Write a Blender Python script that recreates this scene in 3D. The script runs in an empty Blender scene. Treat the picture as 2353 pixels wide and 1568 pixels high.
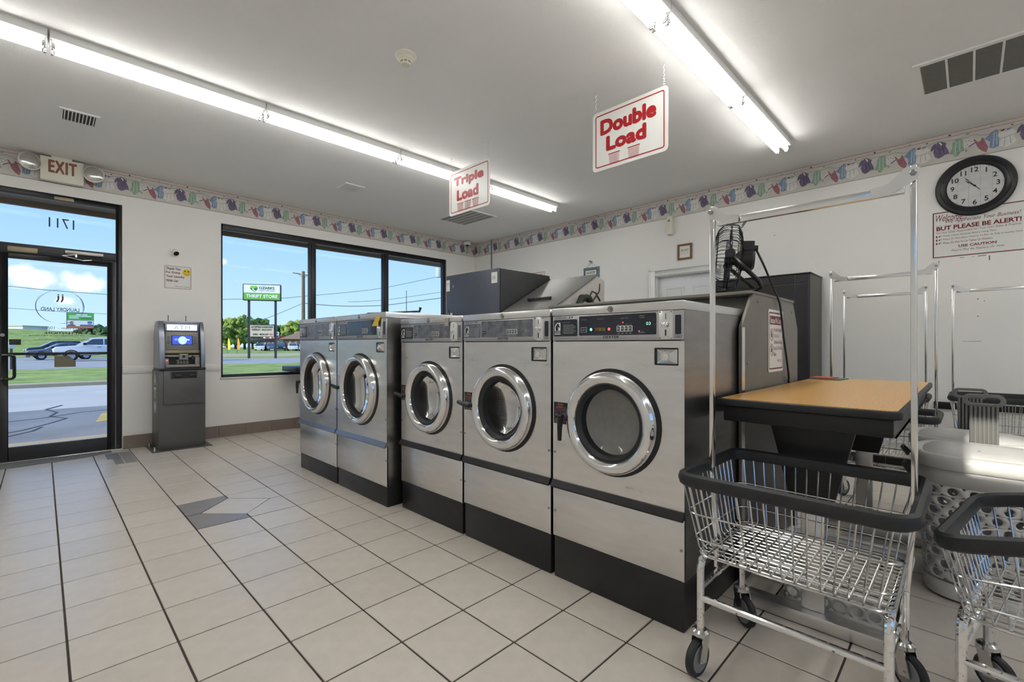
import bpy, bmesh, math, random
from mathutils import Matrix, Vector
random.seed(7)
SC = bpy.context.scene
COL = SC.collection
PI = math.pi

# ------------------------------------------------------------------ camera, sky, sun, exposure
FPX, YAW, HOR, CAMH = 1066.2, 0.7788, 792.8, 1.15
cam_d = bpy.data.cameras.new('camera'); cam_d.sensor_width = 36.0; cam_d.sensor_fit = 'HORIZONTAL'
cam_d.lens = 36.0 * FPX / 2353.0; cam_d.shift_y = (HOR - 784.0) / 2353.0
cam_d.clip_start = 0.02; cam_d.clip_end = 600
cam = bpy.data.objects.new('camera', cam_d); COL.objects.link(cam)
cam.location = (0, 0, CAMH); cam.rotation_euler = (PI/2, 0, YAW - PI/2)
SC.camera = cam

world = bpy.data.worlds.new('sky'); SC.world = world; world.use_nodes = True
wn = world.node_tree; wn.nodes.clear()
def N(nt, t, **kw):
    n = nt.nodes.new(t)
    for k, v in kw.items(): setattr(n, k, v)
    return n
_o = N(wn, 'ShaderNodeOutputWorld'); _b = N(wn, 'ShaderNodeBackground')
_tc = N(wn, 'ShaderNodeTexCoord'); _sep = N(wn, 'ShaderNodeSeparateXYZ')
wn.links.new(_tc.outputs['Generated'], _sep.inputs[0])
_cr = N(wn, 'ShaderNodeValToRGB'); wn.links.new(_sep.outputs['Z'], _cr.inputs[0])
_e = _cr.color_ramp.elements
_e[0].position = 0.0; _e[0].color = (.50, .70, .95, 1)
_e[1].position = 1.0; _e[1].color = (.16, .36, .80, 1)
_m = _cr.color_ramp.elements.new(.26); _m.color = (.25, .48, .95, 1)
_ns = N(wn, 'ShaderNodeTexNoise'); _ns.inputs['Scale'].default_value = 22; _ns.inputs['Detail'].default_value = 8; _ns.inputs['Roughness'].default_value = .6
wn.links.new(_tc.outputs['Generated'], _ns.inputs['Vector'])
def _dir(px, py): 
    v = Vector((math.cos(YAW), math.sin(YAW), 0)) + (px-1176.5)/FPX*Vector((math.sin(YAW), -math.cos(YAW), 0)) + Vector((0, 0, -(py-HOR)/FPX)); return v.normalized()
_puffs = [(_dir(85, 646), .030), (_dir(183, 656), .034), (_dir(38, 622), .02), (_dir(150, 690), .018), (_dir(505, 600), .012)]
_rc = random.Random(11)
for _k in range(26):                       # fair-weather cumulus all round the sky
    _a = _rc.uniform(YAW+.95, YAW+2*PI-.95); _h = _rc.uniform(.06, .5); _puffs.append((Vector((math.cos(_a), math.sin(_a), _h)).normalized(), _rc.uniform(.02, .07)))
_acc = None
for _c, _r in _puffs:
    _s = N(wn, 'ShaderNodeVectorMath', operation='SUBTRACT'); _s.inputs[1].default_value = _c; wn.links.new(_tc.outputs['Generated'], _s.inputs[0])
    _q = N(wn, 'ShaderNodeVectorMath', operation='MULTIPLY'); _q.inputs[1].default_value = (1/_r, 1/_r, 1.7/_r); wn.links.new(_s.outputs[0], _q.inputs[0])
    _l = N(wn, 'ShaderNodeVectorMath', operation='LENGTH'); wn.links.new(_q.outputs[0], _l.inputs[0])
    _i = N(wn, 'ShaderNodeMath', operation='SUBTRACT'); _i.inputs[0].default_value = 1.0; wn.links.new(_l.outputs['Value'], _i.inputs[1])
    if _acc is None: _acc = _i.outputs[0]
    else:
        _x = N(wn, 'ShaderNodeMath', operation='MAXIMUM'); wn.links.new(_acc, _x.inputs[0]); wn.links.new(_i.outputs[0], _x.inputs[1]); _acc = _x.outputs[0]
_n2 = N(wn, 'ShaderNodeMath', operation='MULTIPLY_ADD'); _n2.inputs[1].default_value = 2.6; _n2.inputs[2].default_value = -1.35; wn.links.new(_ns.outputs['Fac'], _n2.inputs[0])
_ad = N(wn, 'ShaderNodeMath', operation='ADD'); wn.links.new(_acc, _ad.inputs[0]); wn.links.new(_n2.outputs[0], _ad.inputs[1])
_c2 = N(wn, 'ShaderNodeMapRange'); _c2.inputs[1].default_value = -.05; _c2.inputs[2].default_value = .75; _c2.interpolation_type = 'SMOOTHSTEP'; wn.links.new(_ad.outputs[0], _c2.inputs[0])
_mx = N(wn, 'ShaderNodeMixRGB'); _mx.inputs[2].default_value = (.95, .97, 1, 1)
wn.links.new(_c2.outputs[0], _mx.inputs[0]); wn.links.new(_cr.outputs[0], _mx.inputs[1])
wn.links.new(_mx.outputs[0], _b.inputs[0]); _b.inputs[1].default_value = .95
wn.links.new(_b.outputs[0], _o.inputs[0])

sun_d = bpy.data.lights.new('sun', 'SUN'); sun_d.energy = 3.4; sun_d.angle = .009; sun_d.color = (1, .95, .86)
sun = bpy.data.objects.new('sun', sun_d); COL.objects.link(sun)
_sd = Vector((math.cos(math.radians(23.3)), 0.0, -math.sin(math.radians(23.3))))   # light travels this way
sun.rotation_euler = _sd.to_track_quat('-Z', 'Y').to_euler()
sun.location = (-6, 0, 8)

TUBE_POWER = 10.6
vs = SC.view_settings
vs.view_transform = 'Standard'; vs.look = 'None'; vs.exposure = 0.52; vs.gamma = 1.0
vs.use_curve_mapping = False

# ------------------------------------------------------------------ helpers
FW = Vector((math.cos(YAW), math.sin(YAW), 0)); RT = Vector((math.sin(YAW), -math.cos(YAW), 0))
def at(px, py, t):                      # a point of the place seen at a pixel, t metres deep
    return Vector((0, 0, CAMH)) + t * (FW + (px - 1176.5) / FPX * RT + Vector((0, 0, -(py - HOR) / FPX)))
def flat(x, y, z=0): return Vector((x, y, z))

MATS = {}
def srgb(r, g, b):
    f = lambda c: ((c/255)/12.92 if c/255 <= .04045 else (((c/255)+.055)/1.055)**2.4)
    return (f(r), f(g), f(b))
def pm(name, col, rough=.5, metal=0.0, var=.06, scale=6.0, bump=0.0, bscale=60., spec=.5, rvar=0.0, stretch=None, coat=0.0, rnd=0.0):
    if name in MATS: return MATS[name]
    m = bpy.data.materials.new(name); m.use_nodes = True; nt = m.node_tree
    p = nt.nodes['Principled BSDF']
    p.inputs['Roughness'].default_value = rough; p.inputs['Metallic'].default_value = metal
    p.inputs['Specular IOR Level'].default_value = spec
    p.inputs['Coat Weight'].default_value = coat
    tc = N(nt, 'ShaderNodeTexCoord'); mp = N(nt, 'ShaderNodeMapping')
    nt.links.new(tc.outputs['Object'], mp.inputs[0])
    if stretch: mp.inputs['Scale'].default_value = stretch
    ns = N(nt, 'ShaderNodeTexNoise'); ns.inputs['Scale'].default_value = scale; ns.inputs['Detail'].default_value = 5
    nt.links.new(mp.outputs[0], ns.inputs['Vector'])
    cr = N(nt, 'ShaderNodeValToRGB'); nt.links.new(ns.outputs['Fac'], cr.inputs[0])
    lo = [max(0, c*(1-var)) for c in col]; hi = [min(1, c*(1+var)) for c in col]
    cr.color_ramp.elements[0].position = .3; cr.color_ramp.elements[0].color = (*lo, 1)
    cr.color_ramp.elements[1].position = .7; cr.color_ramp.elements[1].color = (*hi, 1)
    out = cr.outputs[0]
    if rnd:
        oi = N(nt, 'ShaderNodeObjectInfo'); mr = N(nt, 'ShaderNodeMapRange')
        mr.inputs[3].default_value = 1-rnd; mr.inputs[4].default_value = 1+rnd
        nt.links.new(oi.outputs['Random'], mr.inputs[0])
        mm = N(nt, 'ShaderNodeVectorMath', operation='SCALE')
        nt.links.new(out, mm.inputs[0]); nt.links.new(mr.outputs[0], mm.inputs['Scale']); out = mm.outputs[0]
    nt.links.new(out, p.inputs['Base Color'])
    if rvar:
        mr = N(nt, 'ShaderNodeMapRange'); mr.inputs[3].default_value = max(.02, rough-rvar); mr.inputs[4].default_value = rough+rvar
        nt.links.new(ns.outputs['Fac'], mr.inputs[0]); nt.links.new(mr.outputs[0], p.inputs['Roughness'])
    if bump:
        n2 = N(nt, 'ShaderNodeTexNoise'); n2.inputs['Scale'].default_value = bscale; n2.inputs['Detail'].default_value = 4
        nt.links.new(mp.outputs[0], n2.inputs['Vector'])
        bp = N(nt, 'ShaderNodeBump'); bp.inputs['Strength'].default_value = bump; bp.inputs['Distance'].default_value = .01
        nt.links.new(n2.outputs['Fac'], bp.inputs['Height']); nt.links.new(bp.outputs[0], p.inputs['Normal'])
    MATS[name] = m; return m
def emit(name, col, strength):
    if name in MATS: return MATS[name]
    m = bpy.data.materials.new(name); m.use_nodes = True; nt = m.node_tree
    p = nt.nodes['Principled BSDF']; p.inputs['Base Color'].default_value = (*col, 1)
    p.inputs['Emission Color'].default_value = (*col, 1); p.inputs['Emission Strength'].default_value = strength
    MATS[name] = m; return m
def glass(name, tint=(1, 1, 1), gloss=.10, rough=.0):
    if name in MATS: return MATS[name]
    m = bpy.data.materials.new(name); m.use_nodes = True; nt = m.node_tree; nt.nodes.clear()
    o = N(nt, 'ShaderNodeOutputMaterial'); mx = N(nt, 'ShaderNodeMixShader')
    t = N(nt, 'ShaderNodeBsdfTransparent'); t.inputs[0].default_value = (*tint, 1)
    g = N(nt, 'ShaderNodeBsdfGlossy'); g.inputs[1].default_value = rough; g.inputs[0].default_value = (1, 1, 1, 1)
    lw = N(nt, 'ShaderNodeFresnel'); lw.inputs[0].default_value = 1.5
    mu = N(nt, 'ShaderNodeMath', operation='MULTIPLY'); mu.inputs[1].default_value = gloss*10
    mu.use_clamp = True
    nt.links.new(lw.outputs[0], mu.inputs[0]); nt.links.new(mu.outputs[0], mx.inputs[0])
    nt.links.new(t.outputs[0], mx.inputs[1]); nt.links.new(g.outputs[0], mx.inputs[2]); nt.links.new(mx.outputs[0], o.inputs[0])
    MATS[name] = m; return m

class MB:
    """collects polygons; build() links them as one mesh object"""
    def __init__(s, M=None): s.v = []; s.f = []; s.m = []; s.M = M
    def P(s, p):
        p = Vector(p); s.v.append((s.M @ p) if s.M is not None else p); return len(s.v)-1
    def poly(s, pts, m=0):
        s.f.append([s.P(p) for p in pts]); s.m.append(m); return s
    def quad(s, a, b, c, d, m=0): s.f.append([a, b, c, d]); s.m.append(m)
    def box(s, x0, x1, y0, y1, z0, z1, m=0):
        i = [s.P((x, y, z)) for z in (z0, z1) for y in (y0, y1) for x in (x0, x1)]
        for q in ((0,2,3,1), (4,5,7,6), (0,1,5,4), (2,6,7,3), (0,4,6,2), (1,3,7,5)): s.quad(*[i[k] for k in q], m)
        return s
    def prism(s, poly, z0, z1, m=0, top=None):       # polygon in xy, extruded along z; top: other outline
        top = top or poly; n = len(poly)
        a = [s.P((p[0], p[1], z0)) for p in poly]; b = [s.P((p[0], p[1], z1)) for p in top]
        s.f.append(a[::-1]); s.m.append(m); s.f.append(b); s.m.append(m)
        for i in range(n): s.quad(a[i], a[(i+1)%n], b[(i+1)%n], b[i], m)
        return s
    def lathe(s, prof, n=32, m=0, a0=0, a1=2*PI, o=(0,0,0), ax='z', mats=None):   # prof: (r, h)
        full = abs(a1-a0-2*PI) < 1e-6; k = n if full else n+1
        rings = []
        for r, h in prof:
            ring = []
            for i in range(k):
                a = a0 + (a1-a0)*i/n; c, q = r*math.cos(a), r*math.sin(a)
                p = {'z': (c, q, h), 'x': (h, c, q), 'y': (q, h, c)}[ax]
                ring.append(s.P((p[0]+o[0], p[1]+o[1], p[2]+o[2])))
            rings.append(ring)
        for j in range(len(rings)-1):
            for i in range(n):
                i2 = (i+1) % k
                s.quad(rings[j][i], rings[j][i2], rings[j+1][i2], rings[j+1][i], mats[j] if mats else m)
        return s
    def disc(s, r, h=0, n=24, m=0, o=(0,0,0), ry=None):
        s.poly([(o[0]+r*math.cos(2*PI*i/n), o[1]+(ry or r)*math.sin(2*PI*i/n), o[2]+h) for i in range(n)], m); return s
    def tube(s, pts, r, n=8, m=0, closed=False, caps=True, flatten=None):
        pts = [Vector(p) for p in pts]; L = len(pts); rings = []
        up = None
        for i in range(L):
            if closed: d = (pts[(i+1)%L]-pts[i-1])
            else: d = pts[min(i+1, L-1)]-pts[max(i-1, 0)]
            d = d.normalized() if d.length > 1e-9 else Vector((0,0,1))
            if up is None or abs(up.dot(d)) > .98: up = Vector((0,0,1)) if abs(d.z) < .9 else Vector((1,0,0))
            sd = d.cross(up).normalized(); u2 = sd.cross(d).normalized(); up = u2
            rr = r[i] if isinstance(r, (list, tuple)) else r
            fa = flatten or (1, 1)
            rings.append([s.P(pts[i] + rr*(math.cos(2*PI*k/n)*sd*fa[0] + math.sin(2*PI*k/n)*u2*fa[1])) for k in range(n)])
        for i in range(L if closed else L-1):
            a, b = rings[i], rings[(i+1)%L]
            for k in range(n): s.quad(a[k], a[(k+1)%n], b[(k+1)%n], b[k], m)
        if caps and not closed:
            s.f.append(rings[0][::-1]); s.m.append(m); s.f.append(rings[-1][:]); s.m.append(m)
        return s
    def cyl(s, p0, p1, r, n=16, m=0): return s.tube([p0, p1], r, n, m)
    def bar(s, p0, p1, w, h, m=0, up=(0,0,1)):        # rectangular bar
        p0, p1 = Vector(p0), Vector(p1); d = (p1-p0).normalized(); u = Vector(up)
        if abs(d.dot(u)) > .98: u = Vector((1,0,0))
        sd = d.cross(u).normalized(); u = sd.cross(d).normalized()
        i = [s.P(p + sd*a*w/2 + u*b*h/2) for p in (p0, p1) for a, b in ((-1,-1), (1,-1), (1,1), (-1,1))]
        for q in ((3,2,1,0), (4,5,6,7), (0,1,5,4), (1,2,6,5), (2,3,7,6), (3,0,4,7)): s.quad(*[i[k] for k in q], m)
        return s
    def holeplate(s, u0, u1, v0, v1, cu, cv, r, n=48, z=0, m=0):   # flat plate with a round hole, in local xy
        angs = sorted(set([2*PI*i/n for i in range(n)] + [math.atan2(y-cv, x-cu) % (2*PI) for x in (u0, u1) for y in (v0, v1)]))
        inn, out = [], []
        for a in angs:
            c, q = math.cos(a), math.sin(a)
            t = min((((u1 if c > 0 else u0)-cu)/c) if abs(c) > 1e-9 else 1e9, (((v1 if q > 0 else v0)-cv)/q) if abs(q) > 1e-9 else 1e9)
            inn.append(s.P((cu+r*c, cv+r*q, z))); out.append(s.P((cu+t*c, cv+t*q, z)))
        k = len(angs)
        for i in range(k): s.quad(inn[i], out[i], out[(i+1)%k], inn[(i+1)%k], m)
        return s
    def build(s, name, mats, parent=None, bevel=0.0, smooth=True, loc=None, seg=2, angle=35):
        me = bpy.data.meshes.new(name); me.from_pydata([tuple(v) for v in s.v], [], s.f)
        mats = mats if isinstance(mats, (list, tuple)) else [mats]
        for q in mats: me.materials.append(MATS[q] if isinstance(q, str) else q)
        if len(mats) > 1: me.polygons.foreach_set('material_index', s.m)
        bm = bmesh.new(); bm.from_mesh(me)
        bmesh.ops.remove_doubles(bm, verts=bm.verts, dist=1e-5)
        bmesh.ops.recalc_face_normals(bm, faces=bm.faces)
        if bevel:
            ed = [e for e in bm.edges if len(e.link_faces) == 2 and e.calc_face_angle(0) > .6]
            if ed: bmesh.ops.bevel(bm, geom=ed, offset=bevel, segments=seg, affect='EDGES', profile=.5, clamp_overlap=True)
        bm.to_mesh(me); bm.free()
        if smooth:
            me.polygons.foreach_set('use_smooth', [True]*len(me.polygons))
            me.set_sharp_from_angle(angle=math.radians(angle))
        o = bpy.data.objects.new(name, me); COL.objects.link(o)
        if parent is not None: o.parent = parent
        if loc is not None: o.location = loc
        return o
def thing(name, label, cat, loc=(0,0,0), rz=0.0, group=None):
    o = bpy.data.objects.new(name, None); o.empty_display_size = .1; COL.objects.link(o)
    o.location = loc; o.rotation_euler = (0, 0, rz); tag(o, label, cat, group); return o
def tag(o, label=None, cat=None, group=None, kind=None):
    if label: o['label'] = label
    if cat: o['category'] = cat
    if group: o['group'] = group
    if kind: o['kind'] = kind
    return o
def copy_tree(o, parent=None):
    c = o.copy(); COL.objects.link(c); c.parent = parent
    for ch in list(o.children): copy_tree(ch, c)
    return c
def frame(o, kind):        # local x right, y up, z towards the viewer
    o = Vector(o)
    if kind == 'X': R = Matrix(((0,0,-1), (-1,0,0), (0,1,0)))
    elif kind == 'Y': R = Matrix(((1,0,0), (0,0,-1), (0,1,0)))
    elif kind == 'N': R = Matrix(((-1,0,0), (0,0,1), (0,1,0)))
    elif kind == 'C':                      # faces down (ceiling seen from below): x right=+X, y=+Y, normal -Z
        R = Matrix(((1,0,0), (0,-1,0), (0,0,-1)))
    return Matrix.Translation(o) @ R.to_4x4()
_txt = {}
def text_mesh(body, bold=0.0, shear=0.0, sp=1.0, res=3, align='CENTER', lsp=1.0):
    key = (body, bold, shear, sp, res, align, lsp)
    if key in _txt: return _txt[key]
    cu = bpy.data.curves.new('t', 'FONT'); cu.body = body; cu.size = 1.0; cu.offset = bold; cu.shear = shear
    cu.space_character = sp; cu.resolution_u = res; cu.align_x = align; cu.space_line = lsp; cu.fill_mode = 'FRONT'
    ob = bpy.data.objects.new('t', cu); COL.objects.link(ob)
    me = bpy.data.meshes.new_from_object(ob.evaluated_get(bpy.context.evaluated_depsgraph_get()))
    bpy.data.objects.remove(ob); bpy.data.curves.remove(cu)
    vs_ = [v.co.copy() for v in me.vertices]; fs = [list(p.vertices) for p in me.polygons]
    bpy.data.meshes.remove(me)
    _txt[key] = (vs_, fs); return _txt[key]
def add_text(mb, body, cx, cy, w=None, h=None, z=0.0, m=0, mirror=False, rot=0.0, **kw):
    """lettering fitted into width w and/or height h, centred on cx, cy in the local frame of mb"""
    vs_, fs = text_mesh(body, **kw)
    if not vs_: return mb
    x0 = min(v.x for v in vs_); x1 = max(v.x for v in vs_); y0 = min(v.y for v in vs_); y1 = max(v.y for v in vs_)
    sx = w/(x1-x0) if w else None; sy = h/(y1-y0) if h else None
    if sx is None: sx = sy
    if sy is None: sy = sx
    if mirror: sx = -sx
    b = len(mb.v); c, q = math.cos(rot), math.sin(rot)
    for v in vs_:
        x, y = (v.x-(x0+x1)/2)*sx, (v.y-(y0+y1)/2)*sy
        mb.P((cx + x*c - y*q, cy + x*q + y*c, z))
    for f in fs: mb.f.append([b+i for i in f]); mb.m.append(m)
    return mb
def heavy_text(mb, body, cx, cy, w, h, z, d, **kw):      # heavy lettering: strokes widened by d
    for k in range(8): add_text(mb, body, cx+d*math.cos(k*PI/4), cy+d*math.sin(k*PI/4), w=w, h=h, z=z+k*.00004, **kw)
    return mb
def rrect(w, h, r, n=5, cx=0, cy=0):
    pts = []
    for sx, sy, a in ((1,1,0), (-1,1,PI/2), (-1,-1,PI), (1,-1,1.5*PI)):
        for i in range(n+1):
            t = a + PI/2*i/n
            pts.append((cx+sx*(w/2-r)+r*math.cos(t), cy+sy*(h/2-r)+r*math.sin(t)))
    return pts
def ringplate(mb, outer, inner, z0, z1, m=0):         # frame between two outlines with equal counts
    n = len(outer)
    a = [mb.P((*p, z1)) for p in outer]; b = [mb.P((*p, z1)) for p in inner]
    c = [mb.P((*p, z0)) for p in outer]; d = [mb.P((*p, z0)) for p in inner]
    for i in range(n):
        j = (i+1) % n
        mb.quad(a[i], a[j], b[j], b[i], m); mb.quad(c[i], c[j], a[j], a[i], m); mb.quad(b[i], b[j], d[j], d[i], m); mb.quad(d[i], d[j], c[j], c[i], m)
def arc(c, r, a0, a1, n, plane='xy', h=0):
    out = []
    for i in range(n+1):
        a = a0+(a1-a0)*i/n; p, q = c[0]+r*math.cos(a), c[1]+r*math.sin(a)
        out.append({'xy': (p, q, h), 'xz': (p, h, q), 'yz': (h, p, q)}[plane])
    return out

# ------------------------------------------------------------------ materials
pm('wall_paint', srgb(238, 236, 231), .6, var=.012, scale=1.5, bump=.08, bscale=90)
pm('ceiling_paint', srgb(238, 237, 234), .8, var=.012, scale=1.2, bump=.25, bscale=160)
pm('trim_paint', srgb(236, 235, 231), .35, var=.015)
pm('tile', srgb(214, 205, 193), .32, var=.05, scale=14, bump=.06, bscale=220, rvar=.08, rnd=.035)
pm('tile_grey', srgb(142, 138, 137), .34, var=.06, scale=14, bump=.05, bscale=200)
pm('grout', srgb(72, 64, 57), .9, var=.15, scale=20)
pm('base_tile', srgb(132, 118, 108), .5, var=.08, scale=9, rnd=.04)
pm('black_frame', srgb(30, 30, 33), .38, var=.15, scale=10, rvar=.08)
pm('black_plastic', srgb(24, 24, 25), .4, var=.12)
pm('black_gloss', srgb(18, 18, 19), .16, var=.1)
pm('rubber', srgb(34, 36, 38), .5, var=.14, scale=20)
pm('steel', (.74, .735, .73), .30, 1.0, var=.05, scale=5, rvar=.07, stretch=(1, 1, 5))
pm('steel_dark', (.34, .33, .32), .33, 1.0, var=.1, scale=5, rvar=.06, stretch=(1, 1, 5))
pm('chrome', (.80, .80, .80), .07, 1.0, var=.03, scale=8, rvar=.03)
pm('chrome_worn', (.66, .655, .64), .2, 1.0, var=.1, scale=18, rvar=.08)
pm('alu', (.80, .80, .795), .17, 1.0, var=.04, scale=10)
pm('panel_alu', srgb(192, 192, 193), .34, .75, var=.03, scale=12)
pm('navy', srgb(26, 31, 48), .2, var=.12, scale=20, coat=.3)
pm('navy_worn', srgb(120, 124, 132), .3, .4, var=.35, scale=26, bump=.1)
pm('base_black', srgb(30, 30, 31), .34, var=.2, scale=9, rvar=.1)
pm('white_print', srgb(225, 225, 225), .5, var=.02)
pm('grey_print', srgb(150, 152, 156), .5, var=.02)
pm('dark_print', srgb(32, 32, 36), .5, var=.04)
pm('red_print', srgb(172, 22, 30), .45, var=.04)
pm('maroon_print', srgb(118, 28, 36), .5, var=.04)
pm('sign_white', srgb(228, 228, 222), .35, var=.01)
pm('atm_grey', srgb(98, 97, 95), .36, .35, var=.04, scale=12)
pm('atm_silver', srgb(140, 146, 158), .28, .6, var=.04)
pm('atm_beige', srgb(138, 136, 130), .4, .2, var=.04)
pm('bulkhead', srgb(128, 124, 117), .42, .55, var=.04, scale=10, bump=.04, bscale=200)
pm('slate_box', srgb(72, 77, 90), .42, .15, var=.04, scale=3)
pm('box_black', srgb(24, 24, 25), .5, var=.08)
pm('cab_black', srgb(34, 34, 36), .48, var=.06)
pm('cab_side', srgb(96, 92, 82), .5, var=.05)
pm('hamper', srgb(206, 204, 199), .38, var=.02, scale=7)
pm('hamper_grey', srgb(105, 104, 101), .5, var=.05)
pm('ivory', srgb(226, 222, 206), .4, var=.02)
pm('wood_frame', srgb(128, 88, 52), .5, var=.15, scale=30)
pm('yellow_paper', srgb(226, 190, 40), .6, var=.05)
pm('led_red', srgb(200, 30, 30), .4); pm('purple_plastic', srgb(86, 48, 78), .4, var=.08)
pm('lamp_white', srgb(235, 235, 232), .4, var=.01)
emit('tube_on', (1.0, .988, .965), TUBE_POWER)
emit('led_green_on', (.15, 1, .6), 2.2); emit('led_red_on', (1, .06, .06), 2.0); emit('atm_sign_on', (.75, .84, 1), 1.5)
emit('screen_on', (.03, .06, .42), 1.0); emit('screen_bright', (.35, .5, 1.0), 1.0); emit('digit_on', (.35, .8, .6), .7)
glass('pane', (.985, .995, .985), .004)
glass('door_bowl', (.42, .42, .41), .07)
def hazy_bowl():
    m = bpy.data.materials.new('door_bowl_wet'); m.use_nodes = True; nt = m.node_tree; p = nt.nodes['Principled BSDF']
    ns = N(nt, 'ShaderNodeTexNoise'); ns.inputs['Scale'].default_value = 9; cr = N(nt, 'ShaderNodeValToRGB'); nt.links.new(ns.outputs['Fac'], cr.inputs[0])
    cr.color_ramp.elements[0].color = (.30, .29, .27, 1); cr.color_ramp.elements[1].color = (.40, .39, .37, 1)
    nt.links.new(cr.outputs[0], p.inputs['Base Color']); p.inputs['Roughness'].default_value = .08; p.inputs['Alpha'].default_value = .72; MATS['door_bowl_wet'] = m
hazy_bowl()
glass('lens', (.92, .93, .93), .12)
# ------------------------------------------------------------------ the room
A, B, C = 6.647, 5.732, 3.055            # back wall y, right wall x, ceiling height
XL, YR = -1.2, -4.4                      # left wall x, rear wall y
TH = .16
def struct(o): o['kind'] = 'structure'; return o
D0, D1, DZ = -.36, .622, 2.69            # street door opening
W0, W1, WZ0, WZ1 = 1.57, 5.072, .742, 2.668

mb = MB()
mb.box(XL-TH, D0, A, A+TH, -.1, C); mb.box(D0, D1, A, A+TH, DZ, C); mb.box(D1, W0, A, A+TH, -.1, C)
mb.box(W0, W1, A, A+TH, -.1, WZ0); mb.box(W0, W1, A, A+TH, WZ1, C); mb.box(W1, B+TH, A, A+TH, -.1, C)
wall_back = struct(mb.build('wall_back', 'wall_paint', smooth=False))
mb = MB(); DB0, DB1, DBZ = 2.14, 2.975, 2.06   # inner door opening (y0, y1, top)
mb.box(B, B+TH, YR-TH, DB0, -.1, C); mb.box(B, B+TH, DB0, DB1, DBZ, C); mb.box(B, B+TH, DB1, A, -.1, C)
mb.box(B+TH, B+TH+.05, DB0-.1, DB1+.1, -.1, DBZ+.1)
struct(mb.build('wall_right', 'wall_paint', smooth=False))
b = MB(frame((B-.0006, 0, 0), 'X')); pm('scar', srgb(96, 86, 74), .8)
for Y_, Z_, w_, h_ in ((.05, 1.925, .03, .004), (-.075, 1.925, .05, .005), (-.12, 1.9, .006, .04), (.2, 1.9, .004, .03), (-.02, 1.922, .012, .003), (-.05, 1.55, .008, .008), (-.09, 1.53, .006, .006), (-.05, 1.4, .008, .008), (.12, 1.55, .005, .005), (.1, 1.4, .005, .005), (-.03, 1.18, .08, .003), (.02, 1.18, .05, .002), (1.55, 2.37, .02, .004)): b.box(-Y_-w_/2, -Y_+w_/2, Z_-h_/2, Z_+h_/2, 0, .0008)
b.build('wall_scars', 'scar', bpy.data.objects['wall_right'], smooth=False)['kind'] = 'stuff'
# left wall with a high transom window that lets the low sun in, rear wall
mb = MB(); SW0, SW1, SZ0, SZ1 = -1.3, .045, 2.30, 2.80
mb.box(XL-TH, XL, YR, SW0, -.1, C); mb.box(XL-TH, XL, SW1, A, -.1, C); mb.box(XL-TH, XL, SW0, SW1, -.1, SZ0); mb.box(XL-TH, XL, SW0, SW1, SZ1, C)
struct(mb.build('wall_left', 'wall_paint', smooth=False))
RW0, RW1, RZ0, RZ1 = -.8, 5.0, 1.35, 2.7
mb = MB(); mb.box(XL-TH, RW0, YR-TH, YR, -.1, C); mb.box(RW1, B+TH, YR-TH, YR, -.1, C); mb.box(RW0, RW1, YR-TH, YR, -.1, RZ0); mb.box(RW0, RW1, YR-TH, YR, RZ1, C)
struct(mb.build('wall_rear', 'wall_paint', smooth=False))
win3 = struct(bpy.data.objects.new('fill_window', None)); COL.objects.link(win3)  # unseen rear window, added to bring more daylight into the room
b = MB(); b.box(RW0, RW1, YR-.1, YR-.04, RZ0, RZ0+.05); b.box(RW0, RW1, YR-.1, YR-.04, RZ1-.05, RZ1); b.build('window_frame', 'black_frame', win3)
for k in range(5):
    xk = RW0+k*(RW1-RW0-.06)/4; MB().box(xk, xk+.06, YR-.1, YR-.04, RZ0+.05, RZ1-.05).build('mullion', 'black_frame', win3)
    if k < 4: MB().box(xk+.06, xk+(RW1-RW0-.06)/4, YR-.072, YR-.066, RZ0+.05, RZ1-.05).build('pane', 'pane', win3, smooth=False)
w2 = MB()
for a, b, c, d in ((SW0, SW1, SZ0, SZ0+.04), (SW0, SW1, SZ1-.04, SZ1), (SW0, SW0+.04, SZ0, SZ1), (SW1-.04, SW1, SZ0, SZ1)): w2.box(XL-.1, XL-.04, a, b, c, d)
win2 = struct(w2.build('window_2', 'black_frame', bevel=.003))
MB().box(XL-.075, XL-.069, SW0+.04, SW1-.04, SZ0+.04, SZ1-.04).build('pane', 'pane', win2, smooth=False)
struct(MB().box(XL-TH, B+TH, YR-TH, A+TH, C, C+.12).build('ceiling', 'ceiling_paint', smooth=False))

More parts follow.
